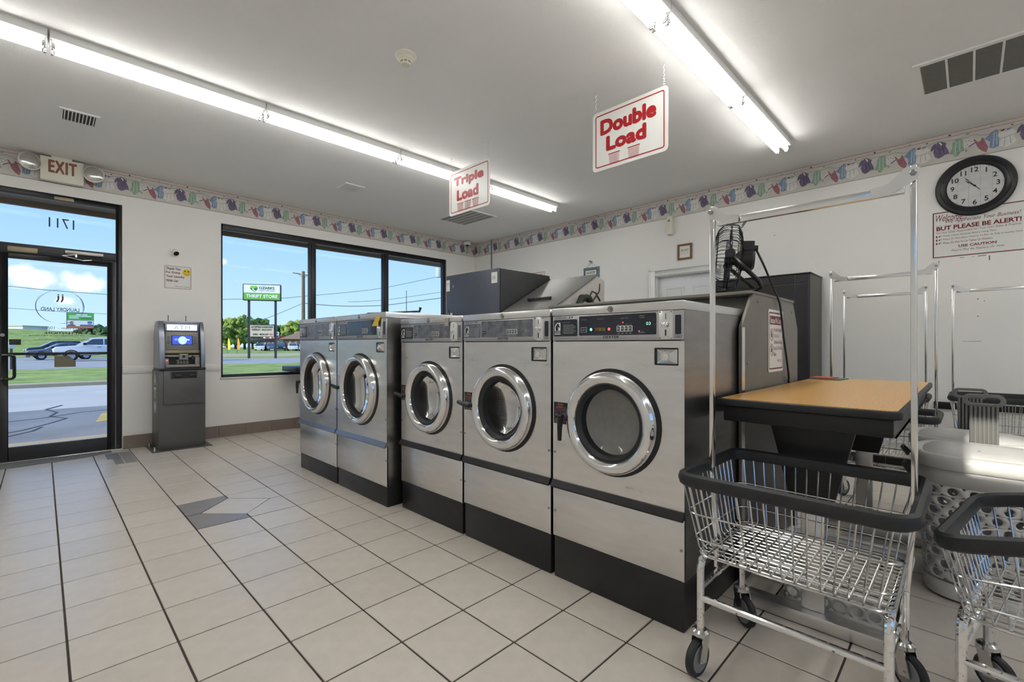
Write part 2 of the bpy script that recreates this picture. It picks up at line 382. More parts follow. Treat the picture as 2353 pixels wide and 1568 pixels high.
# floor: dark grout bed, single tiles
floor = struct(MB().box(XL, B, YR, A+TH, -.12, -.0035).build('floor', 'grout', smooth=False))
GX0, GY0, SX, SY = .0685, 5.2813, .3037, .3097
tile_me = None
def tile_mesh(w, d):
    b = MB().box(-w/2, w/2, -d/2, d/2, -.012, 0).build('floor_tile', 'tile', bevel=.0016, seg=1)
    me = b.data; bpy.data.objects.remove(b); return me
tile_me = tile_mesh(SX-.0075, SY-.0075)
cand = []; rest = []
for i in range(-8, 20):
    for j in range(-32, 6):
        x0, x1 = GX0+i*SX, GX0+(i+1)*SX; y0, y1 = GY0+j*SY, GY0+(j+1)*SY
        if x1 < XL or x0 > B or y1 < YR or y0 > A: continue
        if abs((x0+x1)/2-.98) < .31 and abs((y0+y1)/2-3.733) < .31: continue       # inset diamond, below
        cut = x0 < XL or x1 > B or y0 < YR or y1 > A-.02
        cx, cy = (x0+x1)/2, (y0+y1)/2
        dep = cx*FW.x+cy*FW.y; lat = cx*RT.x+cy*RT.y
        px = 1176.5+FPX*lat/dep if dep > .3 else -9; py = HOR+FPX*CAMH/dep if dep > .3 else 9999
        seen = -60 < px < 2420 and py < 1640 and dep > .3
        hid = (1.8 < x0 and .8 < y0 and x1 < 3.3 and y1 < 4.4) or (cx > 3.0 and cy > .9 and cx > cy*.35+2.4) or (cx > 2.4 and cy > 1.5)
        if seen and not hid and not cut: cand.append((-1/(dep**3), cx, cy))
        else: rest.append((max(x0, XL), min(x1, B), max(y0, YR), min(y1, A+.01)))
cand.sort()
grey_spots = [(.524, 6.055), (.524, 6.365)]
for k, (q, cx, cy) in enumerate(cand):
    if k >= 294: rest.append((cx-SX/2, cx+SX/2, cy-SY/2, cy+SY/2)); continue
    o = bpy.data.objects.new('floor_tile', tile_me); COL.objects.link(o); o.parent = floor; o.location = (cx, cy, 0)
mb = MB()
for x0, x1, y0, y1 in rest:
    if x1-x0 > .03 and y1-y0 > .03: mb.box(x0+.004, x1-.004, y0+.004, y1-.004, -.012, 0)
o = mb.build('floor_tile_field', 'tile', floor, smooth=False); o['kind'] = 'stuff'
# inset diamond at a grid crossing and the four clipped tiles round it
cx, cy, r, g = .98, 3.7325, .215, .005
o = MB().prism([(cx+r, cy), (cx, cy+r*1.03), (cx-r, cy), (cx, cy-r*1.03)], -.012, 0).build('floor_tile', 'tile', floor, smooth=False)
for sx, sy in ((1,1), (1,-1), (-1,1), (-1,-1)):
    q = r+.008
    pts = [(cx+sx*q, cy+sy*g), (cx+sx*(SX-g), cy+sy*g), (cx+sx*(SX-g), cy+sy*(SY-g)), (cx+sx*g, cy+sy*(SY-g)), (cx+sx*g, cy+sy*q)]
    MB().prism(pts, -.012, 0).build('floor_tile', 'tile_grey' if sx < 0 else 'tile', floor, smooth=False)
for x0, x1, y0, y1 in ((.575, .664, 5.83, 6.12), (.575, .664, 6.13, 6.44), (.50, .567, 5.84, 6.13), (.46, .567, 6.14, 6.44)):
    MB().box(x0, x1, y0, y1, -.01, .0025).build('floor_tile', 'tile_grey', floor, smooth=False)

# baseboard of brown tiles, chair rail
bb = struct(bpy.data.objects.new('baseboard_back', None)); COL.objects.link(bb)
x = D1+.004
while x < B-.02:
    x1 = min(x+.305, B-.002)
    MB().box(x+.002, x1-.002, A-.014, A-.001, .001, .143).build('base_tile', 'base_tile', bb, bevel=.003, seg=1); x = x1
br = struct(bpy.data.objects.new('baseboard_right', None)); COL.objects.link(br)
y = YR+.1
while y < A-.03:
    y1 = min(y+.305, A-.016)
    if not (DB0-.1 < y1 and y < DB1+.1): MB().box(B-.014, B-.001, y+.002, y1-.002, .001, .11).build('base_tile', 'black_plastic', br, bevel=.003, seg=1)
    y = y1
struct(MB().box(D1+.002, W0-.012, A-.022, A-.001, .845, .905).box(D1+.002, W0-.012, A-.014, A-.001, .832, .915).build('trim_1', 'trim_paint', bevel=.004))
struct(MB().box(B-.02, B-.001, -1.6, .235, .57, .635).build('trim_2', 'black_plastic', bevel=.004))

# ------------------------------------------------------------------ wallpaper border with washing on a line
pm('border_ground', srgb(203, 200, 190), .55, var=.05, scale=7); pm('border_pink', srgb(208, 192, 182), .55, var=.08, scale=60)
pm('b_red', srgb(158, 104, 114), .6, var=.3, scale=120); pm('b_blue', srgb(128, 148, 174), .6, var=.18, scale=60)
pm('b_white', srgb(222, 220, 215), .6, var=.05, scale=40); pm('b_purple', srgb(112, 100, 128), .6, var=.2, scale=50)
pm('b_green', srgb(146, 172, 150), .6, var=.2, scale=50); pm('b_dot', srgb(214, 210, 208), .6, var=.1, scale=160)
pm('b_line', srgb(122, 106, 124), .6, var=.1); pm('b_dark', srgb(72, 64, 84), .6, var=.1); pm('b_lblue', srgb(178, 192, 208), .6); pm('b_lgreen', srgb(186, 206, 188), .6)
BM = ['b_red', 'b_blue', 'b_white', 'b_purple', 'b_green', 'b_dot', 'b_line', 'b_dark', 'b_lblue', 'b_lgreen', 'border_pink', 'grey_print', 'maroon_print']
CELL = [
 (0, [(0,.152),(.012,.148),(.03,.118),(.05,.134),(.052,.15),(.062,.148),(.078,.1),(.092,.062),(.082,.016),(.055,.036),(.032,.066),(.02,.1)]),
 (1, [(.066,.132),(.09,.152),(.115,.182),(.14,.196),(.152,.186),(.156,.12),(.156,.05),(.128,.038),(.098,.05),(.104,.1),(.086,.12)]),
 (8, [(.125,.175),(.131,.175),(.126,.06),(.118,.058)]), (8, [(.14,.18),(.145,.18),(.147,.07),(.14,.066)]),
 (2, [(.152,.158),(.178,.168),(.205,.158),(.238,.172),(.256,.14),(.238,.126),(.26,.066),(.232,.04),(.195,.028),(.154,.052),(.172,.112),(.15,.134)]),
 (11, [(.172,.112),(.238,.124),(.238,.120),(.172,.108)]), (11, [(.19,.11),(.193,.11),(.188,.04),(.184,.04)]), (11, [(.218,.116),(.221,.116),(.228,.05),(.224,.05)]),
 (12, [(.168,.188),(.176,.178),(.184,.19),(.19,.176),(.178,.168),(.166,.174)]), (1, [(.2,.176),(.222,.186),(.228,.176),(.206,.168)]),
 (3, [(.268,.168),(.285,.19),(.296,.19),(.29,.15),(.272,.128),(.258,.124),(.262,.15)]),
 (3, [(.29,.165),(.302,.195),(.32,.2),(.345,.186),(.365,.172),(.358,.15),(.378,.1),(.382,.072),(.352,.07),(.34,.058),(.312,.046),(.288,.064),(.276,.11)]),
 (2, [(.312,.19),(.322,.196),(.336,.168),(.33,.158)]), (7, [(.31,.15),(.314,.15),(.33,.07),(.326,.068)]), (7, [(.335,.15),(.339,.15),(.352,.085),(.348,.082)]),
 (4, [(.384,.066),(.402,.11),(.404,.16),(.425,.182),(.462,.186),(.472,.16),(.474,.11),(.482,.072),(.458,.066),(.44,.034),(.418,.03),(.41,.056)]),
 (9, [(.425,.17),(.431,.17),(.425,.06),(.418,.06)]), (9, [(.447,.175),(.453,.175),(.455,.075),(.448,.072)]),
 (5, [(.474,.15),(.49,.17),(.512,.164),(.528,.168),(.538,.13),(.55,.128),(.54,.114),(.505,.098),(.476,.094)]),
 (7, [(.505,.098),(.548,.126),(.55,.12),(.51,.092)]), (7, [(.488,.145),(.492,.149),(.496,.145),(.492,.141)]), (7, [(.505,.15),(.509,.154),(.513,.15),(.509,.146)]), (7, [(.496,.12),(.5,.124),(.504,.12),(.5,.116)]), (7, [(.52,.14),(.524,.144),(.528,.14),(.524,.136)]),
 (6, [(0,.196),(.05,.176),(.09,.168),(.15,.184),(.21,.182),(.27,.196),(.3,.206),(.36,.192),(.43,.186),(.5,.184),(.535,.196),(.535,.193),(.5,.181),(.43,.183),(.36,.189),(.3,.203),(.27,.193),(.21,.179),(.15,.181),(.09,.165),(.05,.173),(0,.193)]),
 (4, [(.488,.21),(.498,.222),(.51,.216),(.518,.208),(.504,.2),(.492,.204)]), (7, [(.376,.236),(.384,.244),(.394,.24),(.394,.23),(.384,.226)]), (4, [(.1,.226),(.112,.236),(.126,.228),(.116,.22)]),
 (7, [(.226,.208),(.236,.214),(.24,.206),(.23,.2)]), (11, [(.484,.07),(.49,.086),(.494,.072),(.508,.07),(.495,.064),(.49,.05),(.486,.062)]),
]
def border(name, M, u0, u1, phase):
    mb = MB(M); mb.box(u0, u1, 0, .258, 0, .0016)
    o = struct(mb.build(name, 'border_ground', smooth=False))
    p = MB(M); z = .0021
    p.poly([(u0, .224, z), (u1, .224, z), (u1, .256, z), (u0, .256, z)], 10)
    for v in (.004, .2225, .2535): p.poly([(u0, v-.0018, z+.0002), (u1, v-.0018, z+.0002), (u1, v+.0018, z+.0002), (u0, v+.0018, z+.0002)], 6)
    k = math.floor((u0-phase)/.535)
    while phase+k*.535 < u1:
        for n, (m, pts) in enumerate(CELL):
            q = [(min(max(phase+k*.535+x, u0), u1), y, z+.0004+n*.00002) for x, y in pts]
            if max(a[0] for a in q)-min(a[0] for a in q) > .002: p.poly(q, m)
        k += 1
    p.build('printed_washing_line', BM, o, smooth=False); return o
BZ = 2.797
border('trim_3', frame((0, A-.0005, BZ), 'Y'), XL+.01, B-.004, .298)
border('trim_4', frame((B-.0005, 0, BZ), 'X'), -A+.004, -YR-.01, -1.05)

# ------------------------------------------------------------------ street door
door = struct(bpy.data.objects.new('door_1', None)); COL.objects.link(door); door.location = (0, A, 0)
fy0, fy1 = .015, .075
m = MB()
m.box(D0, D0+.05, fy0, fy1, 0, DZ); m.box(D1-.05, D1, fy0, fy1, 0, DZ); m.box(D0+.05, D1-.05, fy0, fy1, DZ-.055, DZ)
m.box(D0+.05, D1-.05, fy0, fy1, 2.055, 2.15)
m.build('frame', 'black_frame', door, bevel=.003)
gl0, gl1 = -.232, .50
lf = MB(); a0, a1 = D0+.055, D1-.055
lf.box(a0, gl0, fy0+.004, fy1-.012, .012, 2.05); lf.box(gl1, a1, fy0+.004, fy1-.012, .012, 2.05)
lf.box(gl0, gl1, fy0+.004, fy1-.012, 2.0, 2.05); lf.box(gl0, gl1, fy0+.004, fy1-.012, .012, .145)
leaf = lf.build('door_leaf', 'black_frame', door, bevel=.003)
MB().box(gl0, gl1, .04, .046, .145, 2.0).build('pane', 'pane', leaf, smooth=False)
MB().box(D0+.05, D1-.05, .04, .046, 2.15, DZ-.055).build('pane', 'pane', door, smooth=False)
MB().box(gl0, gl1, .022, .036, 1.048, 1.074).build('push_bar', 'black_frame', leaf, bevel=.003)
h = MB(); h.tube([(gl0-.03, .02, 1.05), (gl0-.03, -.045, 1.05), *[(gl0+.02+.025*math.sin(a), -.045, 1.05-.03+.03*math.cos(a)) for a in (0, .5, 1, 1.5)], (gl0+.045, -.045, .9),
         *[(gl0+.02+.025*math.cos(a), -.045, .85-.03*math.sin(a)) for a in (0, .5, 1, 1.5)], (gl0-.03, -.045, .82), (gl0-.03, .02, .82)], .0125, 8)
h.build('pull_handle', 'black_gloss', leaf)
h = MB(); h.lathe([(0, -.012), (.016, -.012), (.018, .004)], 14, o=(gl0-.035, fy0, 1.245), ax='y'); h.lathe([(0, -.01), (.011, -.01), (.012, .004)], 14, o=(gl0-.035, fy0, .82), ax='y')
h.build('lock_cylinder', 'steel_dark', leaf)
cl = MB().box(.165, .465, -.035, fy0, 2.088, 2.128).build('door_closer', 'steel_dark', door, bevel=.006)
c = MB(); c.bar((.25, -.02, 2.088), (.14, -.06, 2.06), .022, .006); c.bar((.14, -.06, 2.06), (.3, .0, 2.035), .02, .006); c.bar((.3, .0, 2.035), (.37, fy0, 2.05), .02, .006); c.cyl((.25, -.02, 2.06), (.25, -.02, 2.095), .014)
c.build('arm', 'alu', cl)
pm('brass_plate', srgb(150, 138, 110), .4, .4, var=.08)
for x0, x1, z0, z1 in ((-.235, -.03, 2.065, 2.115), (.088, .235, 2.638, 2.672)): MB().box(x0, x1, fy0-.008, fy0, z0, z1).build('sensor_plate', 'brass_plate', door, bevel=.002)
MB().box(D0+.02, D1, -.03, .1, .0, .014).build('threshold', 'alu', door, bevel=.004)
# writing on the glass, seen from behind
g = MB(frame((0, .039, 0), 'Y'))
add_text(g, '1711', .144, 2.405, w=.19, h=.1, mirror=True)
g.build('transom_number', 'dark_print', door, smooth=False)
g = MB(frame((0, .039, 0), 'Y')); cxg, czg = .135, 1.545
for a0_, a1_, rr, w in ((-.75, 1.2, .175, .006), (1.35, 2.2, .172, .003), (2.3, 4.5, .176, .006), (4.6, 5.4, .174, .004), (1.9, 2.9, .168, .003), (-.3, .6, .168, .003)):
    n = 14; pts = []
    for i in range(n+1):
        a = a0_+(a1_-a0_)*i/n; f = math.sin(PI*i/n); pts.append((a, w*f))
    for i in range(n):
        (p, fp), (q, fq) = pts[i], pts[i+1]
        g.poly([(cxg+(rr+s*f)*math.cos(a)*1.02, czg+(rr+s*f)*math.sin(a), 0) for a, f, s in ((p, fp, -.5), (q, fq, -.5), (q, fq, .5), (p, fp, .5))])
for k in (0, 1):
    ox = cxg+.0+k*.032-.016; oz = czg+.06
    g.poly([(ox-.006, oz+.05, 0), (ox+.007, oz+.05, 0), (ox+.007, oz+.012, 0), (ox-.003, oz-.012, 0), (ox-.014, oz-.016, 0), (ox-.014, oz-.004, 0), (ox-.005, oz+.012, 0)])
    g.poly([(ox-.007, oz+.066, 0), (ox+.007, oz+.066, 0), (ox+.007, oz+.056, 0), (ox-.007, oz+.056, 0)])
add_text(g, 'LAUNDRY LAND', cxg, czg-.03, w=.285, h=.038, mirror=True, bold=.01)
g.build('shop_emblem', 'dark_print', leaf, smooth=False)
g = MB(frame((0, .039, 0), 'Y'))
add_text(g, 'Hours 6am - 10pm', .17, 1.32, w=.33, h=.04, mirror=True); g.build('opening_hours', 'grey_print', leaf, smooth=False)
g = MB(frame((0, .039, 0), 'Y'))
add_text(g, 'ATTENTION:', .16, 1.272, w=.29, h=.024, mirror=True, bold=.02)
add_text(g, 'All Doors Will Automatically Lock At 10pm Closing', .17, 1.244, w=.52, h=.015, mirror=True, bold=.01)
add_text(g, 'Notice Facilities Are Under Electronic Surveillance', .16, 1.202, w=.44, h=.014, mirror=True)
g.build('notice_lettering', 'dark_print', leaf, smooth=False)
pm('sticker_olive', srgb(118, 116, 96), .6, var=.06); pm('sticker_dark', srgb(40, 42, 32), .5)
MB(frame((0, .0385, 0), 'Y')).poly([(.09, .92, 0), (.25, .92, 0), (.25, .975, 0), (.2, 1.035, 0), (.09, 1.035, 0)]).build('window_sticker', 'sticker_olive', leaf, smooth=False)
MB(frame((0, .0385, 0), 'Y')).box(-.225, -.145, 1.15, 1.205, 0, .001).build('hours_sticker', 'sticker_dark', leaf, smooth=False)

# ------------------------------------------------------------------ shop window
win = struct(bpy.data.objects.new('window_1', None)); COL.objects.link(win); win.location = (0, A, 0)
m = MB(); fw_ = .045
m.box(W0, W0+.02, .02, .09, WZ0, WZ1); m.box(W1-.06, W1, .02, .09, WZ0, WZ1); m.box(W0+.02, W1-.06, .02, .09, WZ1-.07, WZ1); m.box(W0+.02, W1-.06, .02, .09, WZ0, WZ0+.035)
m.build('window_frame', 'black_frame', win, bevel=.003)
for x0, x1 in ((2.665, 2.76), (3.825, 3.925)):
    q = MB().box(x0, x1, .02, .085, WZ0+.035, WZ1-.07).build('mullion', 'black_frame', win, bevel=.004)
    MB().box(x0+.03, x1-.025, .008, .02, WZ0+.035, WZ1-.07).build('glazing_bead', 'black_frame', q, bevel=.002)
for x0, x1 in ((W0+.02, 2.665), (2.76, 3.825), (3.925, W1-.06)):
    MB().box(x0, x1, .05, .056, WZ0+.035, WZ1-.07).build('pane', 'pane', win, smooth=False)
MB().box(W0-.01, W1+.01, -.02, .02, WZ0-.018, WZ0).build('window_sill', 'trim_paint', win, bevel=.004)

# ------------------------------------------------------------------ inner door on the right wall
d3 = struct(bpy.data.objects.new('door_2', None)); COL.objects.link(d3); d3.location = (B, 0, 0)
m = MB(); w_ = .085
m.box(-.018, 0, DB0-w_, DB0, 0, DBZ+w_); m.box(-.018, 0, DB1, DB1+w_, 0, DBZ+w_); m.box(-.018, 0, DB0, DB1, DBZ, DBZ+w_)
m.box(-.024, -.004, DB0-w_, DB0-w_+.02, 0, DBZ+w_); m.box(-.024, -.004, DB1+w_-.02, DB1+w_, 0, DBZ+w_); m.box(-.024, -.004, DB0-w_, DB1+w_, DBZ+w_-.02, DBZ+w_)
m.box(0, .1, DB0-.001, DB0+.012, 0, DBZ); m.box(0, .1, DB1-.012, DB1+.001, 0, DBZ); m.box(0, .1, DB0, DB1, DBZ-.012, DBZ)
m.build('casing', 'trim_paint', d3, bevel=.003)
pm('door_white', srgb(226, 228, 230), .4, var=.01)
lf = MB().box(.06, .1, DB0+.012, DB1-.012, .01, DBZ-.012).build('door_leaf', 'door_white', d3, bevel=.002)
for y0, y1 in ((DB0+.11, (DB0+DB1)/2-.05), ((DB0+DB1)/2+.05, DB1-.11)):
    for z0, z1 in ((1.66, 1.9), (.95, 1.55), (.2, .8)):
        b = MB(frame((.06, 0, 0), 'X')); ringplate(b, rrect(y1-y0, z1-z0, .002, 1, -(y0+y1)/2, (z0+z1)/2), rrect(y1-y0-.04, z1-z0-.04, .002, 1, -(y0+y1)/2, (z0+z1)/2), -.001, .007)
        b.prism(rrect(y1-y0-.07, z1-z0-.07, .002, 1, -(y0+y1)/2, (z0+z1)/2), -.001, .006)
        b.build('door_panel', 'door_white', lf, bevel=.003, seg=1)
h = MB(); h.lathe([(0, -.06), (.02, -.058), (.028, -.045), (.022, -.03), (.011, -.02), (.011, 0)], 16, o=(.06, DB0+.075, .98), ax='x'); h.build('door_knob', 'chrome', lf)

# ------------------------------------------------------------------ porch soffit outside
pm('soffit_wood', srgb(112, 98, 80), .7, var=.2, scale=5, stretch=(.3, 6, 6))
sf = struct(bpy.data.objects.new('porch_soffit', None)); COL.objects.link(sf)
y = A+TH+.01; zz = 2.94
while y < A+1.7:
    MB().box(-4, 12, y, y+.24, zz, zz+.03).build('soffit_board', 'soffit_wood', sf, bevel=.006, seg=1); y += .255
MB().box(-4, 12, A+1.72, A+1.78, zz-.06, zz+.25).build('fascia_board', 'soffit_wood', sf, bevel=.005)
MB().box(-4, 12, A+TH, A+1.78, zz+.26, zz+.3).build('roof_deck', 'soffit_wood', sf, smooth=False)
# ------------------------------------------------------------------ washing machines
pm('steel_strip', (.30, .30, .31), .3, .9, var=.08)
pm('drum_wet', (.5, .49, .47), .35, 1.0, var=.1)
def drum_mat():
    m = bpy.data.materials.new('drum'); m.use_nodes = True; nt = m.node_tree; p = nt.nodes['Principled BSDF']
    tc = N(nt, 'ShaderNodeTexCoord'); v = N(nt, 'ShaderNodeTexVoronoi'); v.inputs['Scale'].default_value = 62; v.inputs['Randomness'].default_value = 0.0
    nt.links.new(tc.outputs['Object'], v.inputs['Vector'])
    cr = N(nt, 'ShaderNodeValToRGB'); nt.links.new(v.outputs['Distance'], cr.inputs[0])
    cr.color_ramp.elements[0].position = .28; cr.color_ramp.elements[0].color = (.02, .02, .02, 1)
    cr.color_ramp.elements[1].position = .36; cr.color_ramp.elements[1].color = (.42, .41, .40, 1)
    nt.links.new(cr.outputs[0], p.inputs['Base Color']); p.inputs['Metallic'].default_value = .9; p.inputs['Roughness'].default_value = .3
    MATS['drum'] = m
drum_mat()
def screw(mb, u, v, z, r=.006): mb.lathe([(r, 0), (r, .002), (r*.5, .0035), (0, .0035)], 10, o=(u, v, z))
def washer(X, y0, y1, h, hb, ring_r, hole_r, name_label, style, vc=.803):
    w = y1-y0; yc = (y0+y1)/2; dpt = .80
    t = thing('washing_machine', name_label, 'washing machine', (X, yc, 0))
    F = frame((0, 0, 0), 'X'); hw = w/2-.003; lid = .037; pb = h-.158; ptop = h-lid-.001
    big = style in ('T1', 'T2')
    if big: pb = h-.19; ptop = h-.044; lid = .043
    MB(F).box(-hw+.004, hw-.004, 0, hb, -dpt+.05, -.006).build('plinth', 'base_black', t, bevel=.004)
    m = MB(F)                                               # shell without a front
    for u0, u1, v0, v1 in ((-hw, -hw+.012, hb, h-lid), (hw-.012, hw, hb, h-lid)): m.box(u0, u1, v0, v1, -dpt, -.002)
    m.box(-hw+.012, hw-.012, hb, h-lid, -dpt, -dpt+.01); m.box(-hw+.012, hw-.012, hb, hb+.01, -dpt+.01, -.01)
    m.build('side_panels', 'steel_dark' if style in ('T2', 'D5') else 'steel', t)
    kz0, kz1 = (.424, .457) if big else (.452, .483)
    f = MB(F).holeplate(-hw, hw, kz1-.004, pb-.004, 0, vc, ring_r-.01, 56, 0)
    f.build('front_panel', 'steel', t, smooth=False)
    low = MB(F).box(-hw, hw, hb+.002, kz0+.004, -.012, 0).build('lower_panel', 'steel', t, bevel=.002)
    k = MB(F); k.v = []; 
    prof = [(kz1, -.004), (kz1, .006), (kz0+.004, .021), (kz0-.004, .019), (kz0+.004, -.004)]
    a = [k.P((-hw-.001, v, z)) for v, z in prof]; b = [k.P((hw+.001, v, z)) for v, z in prof]
    for i in range(len(prof)): j = (i+1) % len(prof); k.quad(a[i], a[j], b[j], b[i])
    k.f += [a[::-1], b]; k.m += [0, 0]
    k.build('bumper_strip', 'steel_strip' if big else 'black_plastic', t, smooth=False)
    l = MB(F).box(-hw-.001, hw+.001, h-lid, h, -dpt, .008).build('top_lid', 'steel', t, bevel=.004)
    s = MB(F); s.lathe([(0, .016), (.006, .016), (.007, .012), (.013, .0125), (.015, .008)], 18, o=(0, h-lid*.5, 0)); s.build('lid_lock', 'steel_dark', l)
    # control panel
    pl = MB(F).box(-hw+.001, hw-.001, pb, ptop, -.01, .004).build('control_panel', 'panel_alu', t, bevel=.0025)
    S = w/.678; uu = lambda y: (1.141-y)*S                 # measured on the nearest machine
    vv = lambda z: pb+(z-1.17)/(1.29-1.17)*(ptop-pb)
    worn = style in ('D4', 'T1', 'D3')
    def plate(nm, ya, yb, za, zb, mat, z=.0045, r=.006, th=.0015, par=None):
        u0, u1, v0, v1 = uu(ya), uu(yb), vv(za), vv(zb)
        return MB(F).prism(rrect(u1-u0, v1-v0, r, 3, (u0+u1)/2, (v0+v1)/2), z-.001, z+th).build(nm, mat, par or pl, smooth=False)
    plate('instruction_plate', 1.468, 1.326, 1.191, 1.272, 'navy_worn' if style in ('D4',) else 'navy')
    disp = plate('display_plate', 1.314, .922, 1.193, 1.284, 'navy_worn' if worn else 'navy')
    pr = MB(F); z = .0075
    lg = 1 if not worn else 1
    def strip(ya, yb, za, zb, mm=0): pr.poly([(uu(ya), vv(za), z), (uu(yb), vv(za), z), (uu(yb), vv(zb), z), (uu(ya), vv(zb), z)], mm)
    # horse-head emblem
    ex, ez = 1.461, 1.2
    strip(ex, 1.424, 1.2, 1.205); strip(ex, 1.424, 1.2075, 1.2165, 1)
    ring = [(ex-.0, 1.219), (ex, 1.238), (ex-.006, 1.25), (ex-.018, 1.258), (ex-.037, 1.258), (ex-.037, 1.219)]
    pr.poly([(uu(a), vv(b), z) for a, b in ring])
    horse = [(ex-.008, 1.2195), (ex-.006, 1.236), (ex-.012, 1.248), (ex-.02, 1.254), (ex-.022, 1.257), (ex-.026, 1.252), (ex-.033, 1.236), (ex-.031, 1.231), (ex-.026, 1.236), (ex-.021, 1.238), (ex-.023, 1.228), (ex-.021, 1.2195)]
    pr.poly([(uu(a), vv(b), z+.0004) for a, b in horse], 2)
    for i in range(7): strip(1.408, 1.345-(.012 if i % 3 else 0), 1.205+i*.0065, 1.2075+i*.0065, 1)
    add_text(pr, 'INSTRUCTIONS', uu(1.39), vv(1.258), w=.045*S, h=.005, z=z, m=1)
    for ya, za, tx, ww in ((1.285, 1.267, 'DISPENSER', .03), (1.195, 1.267, 'HEDE LIGHTS', .036), (1.07, 1.266, 'WASH CYCLE', .038), (.985, 1.269, 'INSERT\nCOINS', .024)):
        add_text(pr, tx, uu(ya), vv(za), w=ww*S, z=z, m=1)
    pr.poly([(uu(1.302), vv(1.207), z), (uu(1.268), vv(1.207), z), (uu(1.268), vv(1.232), z), (uu(1.302), vv(1.232), z)], 1)
    for a in (1.299, 1.2845):
        for b in (1.209, 1.2205): pr.poly([(uu(a), vv(b), z+.0004), (uu(a-.012), vv(b), z+.0004), (uu(a-.012), vv(b+.009), z+.0004), (uu(a), vv(b+.009), z+.0004)], 2)
    add_text(pr, 'TIME\nREMAINING', uu(.985), vv(1.204), w=.03*S, z=z, m=1)
    for i in range(4): add_text(pr, ('HOT', 'WARM', 'WARM', 'COLD')[i], uu(1.099-i*.0193), vv(1.2395), w=.011*S, h=.004, z=z, m=1); strip(1.105-i*.0193, 1.094-i*.0193, 1.199, 1.203, 1)
    pr.build('panel_print', ['white_print', 'grey_print', 'navy'], disp, smooth=False)['kind'] = 'stuff'
    bt = MB(F); u0, u1 = uu(1.109), uu(1.031); bt.prism(rrect(u1-u0, vv(1.234)-vv(1.208), .004, 3, (u0+u1)/2, vv(1.221)), .005, .0085); bt.build('button_bezel', 'white_print', disp, smooth=False)
    for i in range(4):
        c = uu(1.099-i*.0193); b = MB(F).box(c-.0058*S, c+.0058*S, vv(1.2115), vv(1.2305), .008, .0105, 0); b.box(c-.002, c+.002, vv(1.217), vv(1.2265), .0104, .0112, 1)
        b.build('cycle_button', ['black_plastic', 'white_print'], disp, smooth=False)
    if style == 'D5':
        for ya, mt in ((1.246, 'led_green_on'), (1.149, 'led_red_on')):
            b = MB(F); b.lathe([(.0065, .006), (.005, .0085), (0, .0095)], 12, o=(uu(ya), vv(1.2205), 0)); b.build('indicator_light', mt, disp)
        d = MB(F); add_text(d, '03', uu(.956), vv(1.2395), w=.02, h=.0125, z=.0085); d.build('coin_display', 'digit_on', disp, smooth=False)
        b = MB(F); b.lathe([(.003, .006), (0, .0085)], 8, o=(uu(1.079), vv(1.248), 0)); b.lathe([(.003, .006), (0, .0085)], 8, o=(uu(1.0), vv(1.208), 0)); b.build('indicator_light', 'led_red_on', disp)
        for i, cc in enumerate(((150, 80, 50), (120, 110, 50), (120, 110, 50))):
            pm('lens_%d' % i, srgb(*cc), .4); MB(F).box(uu(1.221-i*.019), uu(1.206-i*.019), vv(1.213), vv(1.228), .006, .0085).build('mode_lamp', 'lens_%d' % i, disp, smooth=False)
    tx = MB(F)
    if not big: add_text(tx, 'DOUBLE LOAD', uu(1.425), vv(1.2815), w=.07*S, h=.0075, z=.0048, bold=.01)
    else: add_text(tx, 'TRIPLE LOAD', uu(1.425), vv(1.2815), w=.07*S, h=.0075, z=.0048, bold=.01)
    for i in range(2 if not big else 3): tx.disc(.004*S, .0048, 10, o=(uu(1.37-i*.014), vv(1.2815), 0))
    add_text(tx, 'DEXTER', uu(1.142), vv(1.1845), w=.083*S, h=.0105*S, z=.0048, bold=.025, shear=.3)
    for ya, yb in ((1.47, 1.192), (1.092, .915)): tx.poly([(uu(ya), vv(1.1775), .0048), (uu(yb), vv(1.1775), .0048), (uu(yb), vv(1.1785), .0048), (uu(ya), vv(1.1785), .0048)])
    add_text(tx, 'COMMERCIAL WASHER', uu(1.142), vv(1.1755), w=.09*S, h=.003, z=.0048)
    tx.build('maker_name', 'dark_print', pl, smooth=False)
    # coin plate
    cmat = 'sign_white' if style == 'D3' else 'alu'
    cp = MB(F).box(uu(.911), uu(.85), vv(1.172), vv(1.2905), .003, .007).build('coin_plate', cmat, pl, bevel=.002)
    b = MB(F); b.box(uu(.8815), uu(.879), vv(1.255), vv(1.278), .0065, .0078); b.box(uu(.8835), uu(.8775), vv(1.187), vv(1.212), .0065, .0078); b.build('coin_slot', 'dark_print', cp, smooth=False)
    b = MB(F); b.lathe([(.006, .006), (.006, .012), (.011, .017), (.0115, .023), (.006, .028), (0, .029)], 16, o=(uu(.8805), vv(1.231), 0)); b.build('coin_knob', 'chrome', cp)
    b = MB(F); b.prism([(uu(.897), vv(1.1795)), (uu(.864), vv(1.1795)), (uu(.87), vv(1.1835)), (uu(.891), vv(1.1835))], .006, .016); b.build('coin_chute', 'chrome_worn', cp, smooth=False)
    b = MB(F)
    for a in (.906, .855):
        for c in (1.177, 1.2855): screw(b, uu(a), vv(c), .007, .0035)
    b.build('plate_screws', 'steel_dark', cp)
    plate('trim_plate', .841, .816, 1.193, 1.27, 'navy' if style != 'D3' else 'navy_worn', r=.004)
    b = MB(F); ringplate(b, rrect(.026*S, .013, .002, 2, uu(.8285), vv(1.1845)), rrect(.024*S, .0115, .001, 2, uu(.8285), vv(1.1845)), .004, .0047); add_text(b, 'USA', uu(.8285), vv(1.1825), w=.016, h=.005, z=.0048, bold=.02); add_text(b, 'MADE IN', uu(.8285), vv(1.188), w=.018, h=.0025, z=.0048)
